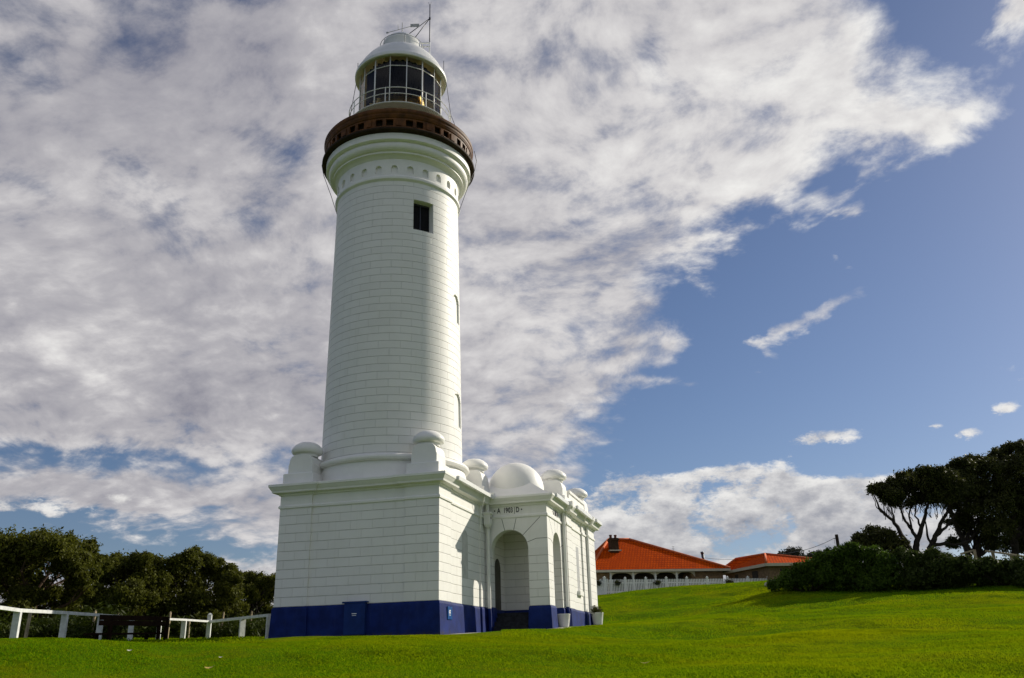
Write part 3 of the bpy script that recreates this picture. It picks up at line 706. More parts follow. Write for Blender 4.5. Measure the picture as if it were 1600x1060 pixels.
    for cx, cy in ((-.66, .66), (-5.66, .66), (-.52, 5.9), (-5.66, 5.66), (2.19, 9.42), (2.26, 14.45)): pedestal(cx, cy)
    m = MB(); m.box(2.42, 2.74, 10.08, 13.82, 5.5, 6.30); m.box(2.36, 2.80, 10.06, 13.84, 6.303, 6.42); B(m, 'parapet_wall', M_white)
    # --- gutters, rainwater heads and downpipes
    for a, b, x, z in ((.95, 5.30, .37, 5.50), (5.9, 8.45, 2.995, 5.49), (9.4, 13.2, 3.20, 5.496), (13.75, 15.3, 3.32, 5.492)):
        m = MB(); m.box(x-.045, x+.075, a, b, z-.055, z+.095); B(m, 'gutter', M_whitem)
    for i, (x, y, z) in enumerate(((.40, 5.40, 5.42), (3.10, 8.62, 5.40), (3.18, 13.58, 5.40))):
        m = MB(); m.box(x-.16, x+.10, y-.12, y+.16, z, z+.26); B(m, 'rainwater_head', M_white)
    for pts, r_ in (([(.17, 5.45, 5.3), (.17, 5.45, 4.7), (.17, 5.50, 4.55), (.17, 5.54, 1.1), (.20, 5.52, .9), (.20, 5.52, .05)], .075),
                    ([(2.74, 8.60, 5.3), (2.74, 8.60, 1.2), (2.80, 8.58, .9), (2.80, 8.58, .4)], .07),
                    ([(2.90, 13.42, 5.3), (2.90, 13.42, 1.1), (2.98, 13.40, .9), (2.98, 13.40, .5)], .07)):
        k_ = next(i for i, q in enumerate(pts) if q[2] < 1.0)
        m = MB(); m.tube(pts[:k_], r_, 12); d = B(m, 'downpipe', M_white)
        m = MB(); m.tube([pts[k_-1]]+pts[k_:], r_*.98, 12); B(m, 'pipe_shoe', M_blue, d)
    m = MB(); m.sweep(rectplan(.05, .33, 5.30, 5.60), [(-.06, 4.28), (0, 4.42), (0, 4.80), (.04, 4.82), (.04, 4.90)], top=True); B(m, 'hopper', M_white)
    m = MB(); m.box(.30, .336, 5.38, 5.47, 4.62, 4.72); B(m, 'hopper_outlet', M_dark)
    # thin conductor wire hanging off the cornice
    m = MB(); m.tube([(.36, 4.55, 5.45), (.20, 4.62, 5.0), (.06, 4.70, 4.1)], .013, 6); B(m, 'conductor_wire', M_whitem)
    # --- hatch and plaques on the plinth
    m = MB(); m.box(-3.45, -2.66, -.155, .02, .12, 1.17); m.box(-3.53, -2.60, -.175, .02, 1.173, 1.225); h = B(m, 'meter_hatch', M_blue2)
    m = MB(); m.box(-3.15, -2.97, -.160, -.150, .80, .825); m.box(-3.14, -2.98, -.160, -.150, .745, .76); B(m, 'hatch_lettering', M_signw, h)
    m = MB(); m.obox((.083, .92, .76), (0, .24, 0), (.012, 0, 0), (0, 0, .215)); p = B(m, 'plaque', M_sign)
    m = MB(); m.face([(.098, .84, .86), (.098, 1.0, .86), (.098, .93, .80), (.098, .80, .80)]); m.face([(.098, .80, .785), (.098, .99, .785), (.098, .96, .74), (.098, .80, .74)]); m.face([(.098, .82, .70), (.098, .98, .70), (.098, .98, .675), (.098, .82, .675)]); B(m, 'plaque_emblem', M_signw, p)
    # --- wing window, tall slit with projecting sill
    m = MB(); ya, yb = 11.05, 11.65
    m.box(2.72, 2.764, ya, yb, 2.02, 3.98); wn = B(m, 'wing_window', M_grey)
    m = MB(); m.box(2.70, 2.90, ya-.12, yb+.12, 1.80, 2.00); B(m, 'sill', M_white, wn)
    # blind arched recess in the east base wall
    m = MB(); n = 12; yc_, hw_ = 3.15, .36; za, zb2 = 2.1, 3.55
    pts = [(yc_-hw_, za), (yc_+hw_, za)]+[(yc_+hw_*math.cos(math.pi*k/n), zb2+hw_*math.sin(math.pi*k/n)) for k in range(n+1)]
    m.face([(-.0665, a, b) for a, b in pts]); m.face([(-.0695, a, b) for a, b in pts][::-1]); B(m, 'blind_window', M_lead)
    # ---------------------------------------------------------------- tower shaft with its openings cut
    def shaft(mb, mrs, openings, n=180, z0=6.5, z1=18.45):
        # the shaft skin as a grid; faces inside an opening are left out and lined by reveals
        az0 = -112.0
        azs = set(np.linspace(az0, az0+360, n+1).tolist())
        zs_ = set(np.linspace(z0, z1, 38).tolist())
        for o in openings: azs |= {o['a0'], o['a1']} | {o['a0']+(o['a1']-o['a0'])*k/8 for k in range(9)}; zs_ |= {o['z0'], o['z1']} | ({o['z1']-o['arch']+o['arch']*k/6 for k in range(7)} if o['arch'] else set())
        A = sorted(azs); Z = sorted(zs_)
        def keep(v, w): return v
        A = [a for i, a in enumerate(A) if i == 0 or a-A[i-1] > 1e-6]; Z = [z for i, z in enumerate(Z) if i == 0 or z-Z[i-1] > 1e-6]
        P = lambda r, a, z: (TC[0]+r*math.cos(R(a)), TC[1]+r*math.sin(R(a)), z)
        def inside(o, a, z):
            if not (o['a0'] < a < o['a1'] and o['z0'] < z < o['z1']): return False
            if o['arch']:
                zs = o['z1']-o['arch']
                if z > zs:
                    t = (a-(o['a0']+o['a1'])/2)/((o['a1']-o['a0'])/2); return t*t+((z-zs)/o['arch'])**2 < 1.0
            return True
        na, nz = len(A)-1, len(Z)-1
        hole = {}
        for i in range(na):
            for j in range(nz):
                a, z = (A[i]+A[i+1])/2, (Z[j]+Z[j+1])/2
                for o in openings:
                    if inside(o, a, z): hole[(i, j)] = o; break
        for i in range(na):
            for j in range(nz):
                a0, a1, za, zb_ = A[i], A[i+1], Z[j], Z[j+1]
                o = hole.get((i, j))
                ra, rb = shaft_r(za), shaft_r(zb_)
                uv = [(R(a0)*2.8, za), (R(a1)*2.8, za), (R(a1)*2.8, zb_), (R(a0)*2.8, zb_)]
                if not o:
                    mb.face([P(ra, a0, za), P(ra, a1, za), P(rb, a1, zb_), P(rb, a0, zb_)], uv=uv, smooth=True)
                else:
                    d = o['depth']; mr = mrs[openings.index(o)]
                    if o['back']: mr.face([P(ra-d, a0, za), P(ra-d, a1, za), P(rb-d, a1, zb_), P(rb-d, a0, zb_)], smooth=False)
                    for di, dj, e in ((-1, 0, ((a0, zb_), (a0, za))), (1, 0, ((a1, za), (a1, zb_))), (0, -1, ((a0, za), (a1, za))), (0, 1, ((a1, zb_), (a0, zb_)))):
                        if (i+di, j+dj) not in hole:
                            (p, pz), (q, qz) = e
                            mr.face([P(shaft_r(pz), p, pz), P(shaft_r(qz), q, qz), P(shaft_r(qz)-d, q, qz), P(shaft_r(pz)-d, p, pz)])
    ops = [dict(a0=-53.6, a1=-34.1, z0=16.12, z1=17.54, arch=0, depth=.42, back=False),
           dict(a0=-8.6, a1=9.0, z0=12.60, z1=13.85, arch=.38, depth=.08, back=True),
           dict(a0=-8.6, a1=9.8, z0=8.05, z1=9.45, arch=.38, depth=.08, back=True)]
    m = MB(); mrs = [MB() for o in ops]; shaft(m, mrs, ops); sh_ = B(m, 'tower_shaft', M_tower)
    for mr in mrs: B(mr, 'window_reveal', M_white, sh_)
    a = R(-43.9); rr_ = shaft_r(16.8)-.40; ctr = np.array((TC[0]+rr_*math.cos(a), TC[1]+rr_*math.sin(a), 16.83))
    er = np.array((math.cos(a), math.sin(a), 0)); et = np.array((-math.sin(a), math.cos(a), 0)); ez = np.array((0, 0, 1.))
    m = MB(); m.obox(ctr, et*.60, er*.02, ez*.78); win = B(m, 'tower_window', M_dark)
    m = MB()
    for sx in (-1, 1): m.obox(ctr+et*sx*.44+er*.03, et*.035, er*.03, ez*.70)
    for sz in (-1, 1): m.obox(ctr+ez*sz*.67+er*.033, et*.40, er*.03, ez*.035)
    m.obox(ctr+er*.03, et*.018, er*.02, ez*.66)
    B(m, 'window_frame', M_darkm, win)
    # base drum and roll moulding under the shaft
    m = MB(); m.lathe([(3.02, 5.3), (3.0, 6.10), (2.96, 6.24), (2.95, 6.27), (3.05, 6.28), (3.115, 6.32), (3.135, 6.39), (3.11, 6.46), (3.04, 6.51), (2.93, 6.525), (2.84, 6.535)], TC, 128); B(m, 'tower_base', M_white)
    # --- gallery: necking, niche frieze, cornice
    m = MB(); m.lathe([(2.71, 18.36), (2.75, 18.40), (2.80, 18.44), (2.815, 18.50), (2.80, 18.57), (2.76, 18.60), (2.735, 18.63)], TC, 128); B(m, 'necking', M_white)
    # frieze with 25 arched niches
    na = 25; step = 360/na
    m = MB()
    P = lambda r, a, z: (TC[0]+r*math.cos(R(a)), TC[1]+r*math.sin(R(a)), z)
    zf0, zf1, zn0, zns = 18.63, 19.42, 18.74, 18.96; hw_a = 3.0; arch_h = .16; rf, rn = 2.735, 2.635
    for k in range(na):
        ca = -71.4+step*k
        L, Rr = ca-step/2, ca+step/2
        def q(a0, a1, za, zb_): m.face([P(rf, a0, za), P(rf, a1, za), P(rf, a1, zb_), P(rf, a0, zb_)], smooth=True)
        for e in range(4):
            q(L+(ca-hw_a-L)*e/4, L+(ca-hw_a-L)*(e+1)/4, zf0, zf1); q(ca+hw_a+(Rr-ca-hw_a)*e/4, ca+hw_a+(Rr-ca-hw_a)*(e+1)/4, zf0, zf1)
        q(ca-hw_a, ca+hw_a, zf0, zn0)
        nn = 8; pts = [(ca-hw_a*math.cos(math.pi*i/nn), zns+arch_h*math.sin(math.pi*i/nn)) for i in range(nn+1)]
        for (a0, z0_), (a1, z1_) in zip(pts[:-1], pts[1:]):
            m.face([P(rf, a0, z0_), P(rf, a1, z1_), P(rf, a1, zf1), P(rf, a0, zf1)], smooth=True)
            m.face([P(rf, a0, z0_), P(rn, a0, z0_), P(rn, a1, z1_), P(rf, a1, z1_)])
            m.face([P(rn, a0, zn0), P(rn, a1, zn0), P(rn, a1, z1_), P(rn, a0, z0_)], smooth=True)
        for aa_ in (ca-hw_a, ca+hw_a): m.face([P(rf, aa_, zn0), P(rn, aa_, zn0), P(rn, aa_, zns), P(rf, aa_, zns)])
        m.face([P(rf, ca-hw_a, zn0), P(rf, ca+hw_a, zn0), P(rn, ca+hw_a, zn0), P(rn, ca-hw_a, zn0)])
    m.sm = [False]*len(m.sm); m.build('niche_frieze', M_white, root, weld=False)
    m = MB()
    m.lathe([(2.735, 19.42), (2.76, 19.44), (2.80, 19.50), (2.87, 19.55), (2.95, 19.575), (2.97, 19.58), (2.97, 19.66), (2.99, 19.665), (3.05, 19.69), (3.11, 19.74), (3.15, 19.81), (3.165, 19.90), (3.155, 19.98), (3.14, 20.01), (3.20, 20.02), (3.215, 20.03), (3.26, 20.05), (3.29, 20.08), (3.29, 20.37), (3.10, 20.385)], TC, 144); B(m, 'gallery_cornice', M_white)
    m = MB(); m.lathe([(3.0, 20.39), (3.36, 20.392), (3.40, 20.41), (3.47, 20.43), (3.49, 20.46), (3.49, 20.52), (3.46, 20.56), (3.38, 20.58), (3.30, 20.59)], TC, 144); B(m, 'gallery_floor', M_bronzed)
    # parapet of brown gunmetal: 16 bays, two openings and a pilaster strip in each
    m = MB(); m.lathe([(3.33, 20.55), (3.345, 20.57), (3.345, 20.66), (3.33, 20.665), (3.33, 20.70), (3.24, 20.70), (3.24, 20.55)], TC, 144)
    m.lathe([(3.24, 21.02), (3.33, 21.02), (3.33, 21.10), (3.24, 21.10)], TC, 144)
    for k in range(16):
        s0 = -85.4+22.5*k
        for a0, a1, r1 in ((5.2, 7.8, 3.33), (13.1, 15.3, 3.33), (15.3, 19.2, 3.365), (19.2, 22.5, 3.33)): m.cbox(TC, 3.24, r1, s0+a0, s0+a1, 20.70, 21.02, 3)
    par = B(m, 'gallery_parapet', M_bronze)
    m = MB(); m.lathe([(3.33, 21.10), (3.36, 21.12), (3.39, 21.20), (3.40, 21.22), (3.40, 21.30), (3.43, 21.34), (3.44, 21.40), (3.44, 21.48), (3.41, 21.53), (3.34, 21.56), (3.18, 21.56), (3.14, 21.50), (3.14, 21.10)], TC, 144); B(m, 'parapet_cap', M_bronze, par)
    m = MB(); m.lathe([(3.12, 20.56), (3.12, 21.2)], TC, 96); B(m, 'parapet_lining', M_bronzed, par)
    for k in range(16):
        a = R(-85.4+22.5*k+6.5); m = MB()
        c = np.array((TC[0]+3.36*math.cos(a), TC[1]+3.36*math.sin(a), 20.60)); er = np.array((math.cos(a), math.sin(a), 0)); et = np.array((-math.sin(a), math.cos(a), 0)); ez = np.array((0, 0, 1.))
        m.obox(c, et*.045, er*.05, ez*.07)
        for sgn in (-1, 0, 1):
            d = et*sgn*.085+ez*(.03 if sgn else -.06)+er*.04
            m.tube([c+er*.02, c+d*.6+er*.03, c+d*1.25], [.03, .028, .008], 6)
        B(m, 'bracket', M_bronze, par)
    # --- lantern
    zg0, zg1 = 22.3, 25.50
    m = MB(); m.lathe([(1.98, 20.6), (1.98, zg0)], TC, 96); B(m, 'lantern_drum', M_whitem)
    m = MB(); m.lathe([(1.93, zg0), (1.93, zg1)], TC, 16, a0=-60-22.5*8, a1=-60+22.5*8, smooth=False); gl = B(m, 'lantern_glass', M_glass)
    m = MB()
    for k in range(16):
        a = R(-60+22.5*k); m.tube([(TC[0]+1.945*math.cos(a), TC[1]+1.945*math.sin(a), zg0), (TC[0]+1.945*math.cos(a), TC[1]+1.945*math.sin(a), zg1)], .023 if k not in (1, 14) else .036, 8)
        b = R(-60+22.5*(k+1))
        for z in (24.93, zg0+.03, zg1-.03, 23.62):
            if z == 23.62: continue
            m.tube([(TC[0]+1.945*math.cos(a), TC[1]+1.945*math.sin(a), z), (TC[0]+1.945*math.cos(b), TC[1]+1.945*math.sin(b), z)], .020, 6)
    B(m, 'glazing_bars', M_whitem)
    m = MB(); nw = 240
    for k in range(nw):
        def cp(i):
            t = i/nw; a = -142+150*t; r = 1.62+.045*math.sin(t*math.pi*2*14)+.02*math.sin(t*91); return a, r
        (a, r), (b, r2) = cp(k), cp(k+1)
        zl = 23.72+.20*math.sin(R(a*1.3+40))
        zl2 = 23.72+.20*math.sin(R(b*1.3+40))
        if a < -205: zl = zl2 = 22.9
        m.face([(TC[0]+r*math.cos(R(a)), TC[1]+r*math.sin(R(a)), zl), (TC[0]+r2*math.cos(R(b)), TC[1]+r2*math.sin(R(b)), zl2), (TC[0]+r2*math.cos(R(b)), TC[1]+r2*math.sin(R(b)), 25.45), (TC[0]+r*math.cos(R(a)), TC[1]+r*math.sin(R(a)), 25.45)], smooth=True)
    B(m, 'lantern_curtain', M_navy)
    m = MB()
    prof = []
    for i in range(22):
        z = 22.25+i*.10; r = .95+.22*math.sin(math.pi*(i+2)/25); prof += [(r, z), (r+.06, z+.03), (r+.06, z+.06), (r, z+.09)]
    m.lathe([(0, 22.2)]+prof+[(0, prof[-1][1]+.02)], TC, 24, smooth=False); B(m, 'lens', M_brass)
    # lantern roof, ventilator, vane, mast
    m = MB(); m.lathe([(1.90, 25.46), (2.02, 25.44), (2.10, 25.38), (2.15, 25.37), (2.19, 25.39), (2.20, 25.50), (2.18, 25.58), (2.12, 25.64), (2.04, 25.82), (1.92, 26.06), (1.76, 26.30), (1.56, 26.54), (1.34, 26.74), (1.14, 26.89), (1.00, 26.96), (.90, 27.0)], TC, 96); rf_ = B(m, 'lantern_roof', M_whitem)
    m = MB(); m.lathe([(.98, 26.9), (.955, 27.0), (.955, 27.42), (.94, 27.52), (.90, 27.62), (.82, 27.74), (.70, 27.85), (.55, 27.94), (.38, 28.01), (.20, 28.05), (.07, 28.07), (.05, 28.14), (0, 28.15)], TC, 64); B(m, 'roof_ventilator', M_whitem, rf_)
    m = MB(); rk = 1.06
    for k in range(12):
        a, b = R(30*k), R(30*(k+1))
        m.tube([(TC[0]+rk*math.cos(a), TC[1]+rk*math.sin(a), 27.45), (TC[0]+rk*math.cos((a+b)/2), TC[1]+rk*math.sin((a+b)/2), 27.45), (TC[0]+rk*math.cos(b), TC[1]+rk*math.sin(b), 27.45)], .016, 6)
        if k % 2 == 0: m.tube([(TC[0]+rk*math.cos(a), TC[1]+rk*math.sin(a), 26.8), (TC[0]+rk*math.cos(a), TC[1]+rk*math.sin(a), 27.45)], .016, 6)
    B(m, 'roof_rail', M_grey, rf_)
    T3 = np.array((TC[0], TC[1], 0)); sd_ = _R
    m = MB(); m.tube([T3+(0, 0, 28.05), T3+(0, 0, 29.0)], .022, 6); m.tube([T3-sd_*.72+(0, 0, 28.42), T3+sd_*.55+(0, 0, 28.80)], .014, 6)
    m.obox(T3+sd_*.62+np.array((0, 0, 28.81)), sd_*.22, np.cross(sd_, (0, 0, 1))*.006, np.array((0, 0, .10))); m.obox(T3-sd_*.74+np.array((0, 0, 28.415)), sd_*.06, np.cross(sd_, (0, 0, 1))*.006, np.array((0, 0, .05)))
    m.tube([T3-sd_*.20+(0, 0, 28.57), T3-sd_*.22+(0, 0, 28.9)], .012, 6); B(m, 'weather_vane', M_grey)
    mb_ = T3+sd_*1.36
    m = MB(); m.tube([mb_+(0, 0, 27.0), mb_+(0, 0, 30.05)], .026, 8); m.tube([mb_+(0, 0, 30.0), mb_-sd_*.07+(0, 0, 30.22)], .010, 5); m.tube([mb_+(0, 0, 30.0), mb_+sd_*.07+(0, 0, 30.22)], .010, 5)
    nd = mb_+(0, 0, 29.22); m.tube([nd-(0, 0, .05), nd+(0, 0, .05)], .05, 8)
    fw = np.array((_F[0], _F[1], 0)); m.tube([nd, T3-sd_*.42+fw*.3+(0, 0, 27.9)], .020, 6); m.tube([nd, T3+sd_*.62-fw*.35+(0, 0, 27.7)], .020, 6)
    B(m, 'antenna_mast', M_darkm)
    m = MB(); m.bar(T3+sd_*.90+(0, 0, 27.72), mb_+(0, 0, 27.72), .05, .05); m.bar(T3+sd_*.95+(0, 0, 27.50), mb_+(0, 0, 27.50), .04, .04); m.tube([mb_+(0, 0, 26.5), mb_+(0, 0, 27.75)], .035, 8); B(m, 'mast_bracket', M_whitem)
    for sg in (-1, 1):
        m = MB(); q = T3+sd_*2.08*sg-fw*.25; m.tube([q+(0, 0, 25.6), q+(0, 0, 26.45)], .015, 6); B(m, 'lightning_rod', M_darkm)
        m = MB(); q0 = T3+sd_*2.18*sg; m.tube([q0+(0, 0, 25.40), q0+sd_*.22*sg+(0, 0, 23.5), q0+sd_*.62*sg+(0, 0, 22.3), T3+sd_*3.42*sg+(0, 0, 21.55)], .014, 6); B(m, 'stay_cable', M_darkm)
        m = MB(); m.tube([T3+sd_*3.50*sg+(0, 0, 21.45), T3+sd_*3.60*sg+(0, 0, 20.9), T3+sd_*3.50*sg+(0, 0, 20.4), T3+sd_*3.1*sg+(0, 0, 19.3), T3+sd_*2.74*sg+(0, 0, 18.2)], .014, 6); B(m, 'earth_cable', M_darkm)
    # catwalk round the glass with its hand rails
    m = MB(); m.lathe([(1.97, 22.62), (2.37, 22.62), (2.37, 22.56), (1.97, 22.56), (1.97, 22.62)], TC, 96, smooth=False); ck = B(m, 'catwalk', M_grate)
    m = MB()
    for z, r_ in ((23.38, .020), (23.06, .017), (22.60, .03)):
        for k in range(48):
            a, b = R(7.5*k), R(7.5*(k+1)); m.tube([(TC[0]+2.39*math.cos(a), TC[1]+2.39*math.sin(a), z), (TC[0]+2.39*math.cos(b), TC[1]+2.39*math.sin(b), z)], r_, 6, cap=False)
    for k in range(8):
        a = R(-84+45*k); m.tube([(TC[0]+2.39*math.cos(a), TC[1]+2.39*math.sin(a), 22.58), (TC[0]+2.39*math.cos(a), TC[1]+2.39*math.sin(a), 23.38)], .022, 6)
    B(m, 'hand_rail', M_whitem, ck)
    return root
build_lighthouse()
#SURROUND
# ------------------------------------------------------------------ foliage
def leaf_material(name, c0, c1, tip, trans=.25):
    m = bpy.data.materials.new(name); m.use_nodes = True; t = NT(m.node_tree)
    b = t.n['Principled BSDF']; b.inputs['Roughness'].default_value = .55; b.inputs['Specular IOR Level'].default_value = .10
    at_ = t.node('ShaderNodeAttribute'); at_.attribute_name = 'leaf'
    cr = t.node('ShaderNodeValToRGB'); t.l.new(at_.outputs['Fac'], cr.inputs[0])
    e = cr.color_ramp.elements; e[0].color = c0+(1,); e[0].position = 0; e[1].color = tip+(1,); e[1].position = 1
    x = e.new(.55); x.color = c1+(1,); x = e.new(.93); x.color = tuple(k*1.2 for k in c1)+(1,)
    t.l.new(cr.outputs[0], b.inputs['Base Color'])
    tl = t.node('ShaderNodeBsdfTranslucent'); t.l.new(cr.outputs[0], tl.inputs[0]); mx = t.node('ShaderNodeMixShader'); mx.inputs[0].default_value = trans
    t.l.new(b.outputs[0], mx.inputs[1]); t.l.new(tl.outputs[0], mx.inputs[2]); t.l.new(mx.outputs[0], t.n['Material Output'].inputs[0])
    return m
L_ban = leaf_material('banksia leaf', (.032, .036, .006), (.096, .104, .012), (.33, .23, .05), .38)
L_dark = leaf_material('dark coastal leaf', (.022, .026, .008), (.066, .072, .018), (.17, .14, .04), .3)
L_hedge = leaf_material('coastal shrub leaf', (.022, .046, .006), (.068, .118, .012), (.21, .25, .035), .35)
L_scrub = leaf_material('dark scrub leaf', (.018, .030, .006), (.054, .076, .014), (.16, .17, .035), .3)
L_weed = leaf_material('long weedy grass', (.012, .022, .002), (.040, .055, .005), (.20, .16, .04), .3)
L_bare = leaf_material('sparse grey leaf', (.03, .035, .025), (.06, .065, .045), (.09, .09, .06), .2)
M_bark = mat('dark bark', (.028, .022, .017), .9, .35, 5, .2, bump=.6, bscale=14)
M_barkr = mat('reddish bark', (.085, .055, .036), .9, .35, 5, .2, bump=.6, bscale=14)

def leaves_mesh(name, clumps, per, size, mtl, parent, rng, aspect=.5, shell=.55, up=.3, flat=.75):
    """leaf quads gathered in sprays spread through ellipsoid clumps; clumps: (centre, rx, ry, rz)"""
    P, S, Bv = [], [], []
    for (c, rx, ry, rz) in clumps:
        vol = (rx*ry*rz)**(1/3)
        n = int(per*max(.25, vol*vol))
        nspray = max(4, n//9)
        u = rng.normal(size=(nspray, 3)); u /= np.linalg.norm(u, axis=1)[:, None]
        rad = (shell+(1-shell)*rng.random(nspray))*(1+.16*rng.normal(size=nspray))
        keep = (u[:, 2] > -.55) | (rng.random(nspray) < .35)
        u, rad = u[keep], rad[keep]; nspray = len(u)
        sc = u*rad[:, None]*np.array((rx, ry, rz))+np.array(c)
        k = 9
        pts = np.repeat(sc, k, 0)+rng.normal(size=(nspray*k, 3))*size*1.15
        tone = np.repeat(rng.random(nspray), k)*.55+rng.random(nspray*k)*.45
        tone = np.clip(tone*.95, 0, 1)
        nrm = np.repeat(u, k, 0)*.7+rng.normal(size=(nspray*k, 3))*.8+np.array((0, 0, up))
        P.append(pts); S.append(tone); Bv.append(nrm)
    if not P: return None
    P = np.concatenate(P); T = np.concatenate(S); N = np.concatenate(Bv); N /= np.linalg.norm(N, axis=1)[:, None]
    n = len(P); a = np.cross(N, rng.normal(size=(n, 3))); a /= np.linalg.norm(a, axis=1)[:, None]+1e-9; b = np.cross(N, a)
    sz = size*(.6+.8*rng.random(n))[:, None]
    a = a*sz; b = b*sz*aspect
    V = np.stack([P-a, P-b*.9+a*.1, P+a, P+b*.9+a*.1], 1).reshape(-1, 3)
    F = np.arange(4*n).reshape(n, 4)
    me = bpy.data.meshes.new(name); me.vertices.add(4*n); me.vertices.foreach_set('co', V.ravel()); me.loops.add(4*n); me.loops.foreach_set('vertex_index', F.ravel())
    me.polygons.add(n); me.polygons.foreach_set('loop_start', np.arange(n)*4); me.polygons.foreach_set('loop_total', np.full(n, 4)); me.update(calc_edges=True)
    at_ = me.attributes.new('leaf', 'FLOAT', 'FACE'); at_.data.foreach_set('value', T.astype(np.float32))
    me.materials.append(mtl)
    o = bpy.data.objects.new(name, me); C.objects.link(o)
    if parent is not None:
        o.parent = parent; o.matrix_parent_inverse = Matrix.Translation(-Vector(parent.location))
    return o
def limb(m, a, b, r0, r1, rng, bend=.12, n=6):
    a, b = np.array(a, float), np.array(b, float); L = np.linalg.norm(b-a)
    off1, off2 = rng.normal(size=3)*L*bend, rng.normal(size=3)*L*bend*.5; off1[2] *= .4
    pts = []
    for i in range(n+1):
        t = i/n; pts.append(a+(b-a)*t+off1*math.sin(math.pi*t)+off2*math.sin(2*math.pi*t))
    m.tube(pts, [r0+(r1-r0)*i/n for i in range(n+1)], 7, cap=False)
    return pts
def tree(name, label, cat, bases, blobs, D, spread, leafmat, bark, group, leaf=.16, per=420, seed=0, r0=.22, limbs=True, sink=.3, squash=.8, shell=.55):
    """crown blobs are sighted at (px, py, radius px) and given their own depth about distance D; bases are trunk feet (px, D)"""
    rng = np.random.default_rng(seed)
    feet = []
    for bx, bd in bases:
        p = at(bx, 900, bd); feet.append(np.array((p[0], p[1], gz(p[0], p[1])-sink)))
    root = empty(name, tuple(feet[0])); tag(root, label, cat, group)
    clumps = []
    for px, py, rp in blobs:
        d = D+rng.uniform(-1, 1)*spread; r = rp*pxm(d)
        c = at(px, py, d)
        clumps.append((c, r*.92, r*.92, r*squash*.92))
        for q in range(6):                       # smaller clumps break the outline
            u = rng.normal(size=3); u /= np.linalg.norm(u); u[2] = abs(u[2])*.9-.15
            k_ = rng.uniform(.18, .42); clumps.append((c+u*r*np.array((1, 1, squash))*rng.uniform(.8, 1.12), r*k_, r*k_, r*k_*.85))
    if limbs:
        m = MB()
        for fi, f in enumerate(feet):
            mine = [c for i, c in enumerate(clumps) if i % 7 == 0 and (i//7) % len(feet) == fi]
            if not mine: continue
            ctr = np.mean([c[0] for c in mine], 0)
            fork = f+(ctr-f)*np.array((.35, .35, .42))
            pts = limb(m, f, fork, r0, r0*.72, rng, .06)
            for c in mine:
                k = pts[-1] if rng.random() < .6 else pts[-3]
                tip = c[0]-np.array((0, 0, c[3]*.3))
                q = limb(m, k, tip, r0*.5, r0*.10, rng, .10)
                for e in range(3):
                    u = rng.normal(size=3); u[2] = abs(u[2])
                    limb(m, q[3+e % 3], c[0]+u*c[1]*.25, r0*.16, r0*.04, rng, .1, 4)
        m.build('trunk', bark, root, weld=False)
    leaves_mesh('crown', clumps, per, leaf, leafmat, root, rng, shell=shell)
    return root
GL = 'trees behind the white rail fence'
tree('banksia_tree', 'broad olive banksia at the far left with bare limbs and sky showing under its crown', 'tree', [(2, 44), (30, 45)],
     [(-45,880,48),(-12,868,42),(28,862,34),(58,858,30),(92,855,28),(122,862,22),(140,882,17),(18,890,34),(68,882,26),(108,888,24),(-30,915,44),(132,905,16),(-50,950,45),(5,912,22),(120,925,20),(52,912,12),(35,930,12),(100,950,14),(20,955,16),(55,965,16),(90,972,16),(88,930,9),(62,935,8)], 45, 3.0, L_ban, M_barkr, GL, .080, 2900, 1, .20)
tree('banksia_tree', 'dark upright banksia left of centre of the hedge line, rising behind the brown bench', 'tree', [(185, 53), (215, 53)],
     [(165,888,15),(180,880,16),(200,880,16),(220,880,15),(238,884,14),(172,905,22),(200,905,26),(230,908,24),(165,935,26),(200,938,30),(235,940,28),(150,960,24),(185,968,28),(225,970,28),(140,940,18)], 53, 2.5, L_ban, M_bark, GL, .080, 2900, 2, .18)
tree('banksia_tree', 'tallest rounded banksia of the hedge line, behind the lone white post with raised top', 'tree', [(290, 55), (330, 56)],
     [(262,890,20),(288,880,20),(306,874,17),(325,882,18),(345,892,17),(362,906,14),(255,915,25),(290,912,30),(325,915,30),(358,930,20),(260,945,30),(295,948,34),(335,952,32),(365,955,20),(270,975,26),(320,980,28),(360,978,22)], 55.5, 2.2, L_ban, M_bark, GL, .080, 2900, 3, .2)
tree('banksia_tree', 'low thin banksia partly hidden by the corner of the lighthouse', 'tree', [(400, 60)],
     [(388,908,12),(402,905,12),(420,912,13),(436,908,12),(385,930,18),(408,930,20),(432,932,18),(380,958,22),(410,960,24),(440,960,20),(395,980,22),(430,982,22)], 60, 2.0, L_ban, M_bark, GL, .080, 2900, 4, .15)
# long weeds and grass below the trees
def weeds():
    rng = np.random.default_rng(5); cl = []
    for i in range(190):
        px = rng.uniform(-80, 440); d = rng.uniform(36, 46) if px < 200 else rng.uniform(50, 56)
        p = at(px, 900, d); z = gz(p[0], p[1]); r = rng.uniform(.28, .62); cl.append((np.array((p[0], p[1], z+r*rng.uniform(.4, 1.2))), r, r, r*1.15))
    o = leaves_mesh('weeds', cl, 900, .15, L_weed, None, rng, aspect=.22, shell=.2, up=0)
    tag(o, 'long green weeds and low scrub growing under the trees behind the rail fence', 'weeds', kind='stuff')
weeds()
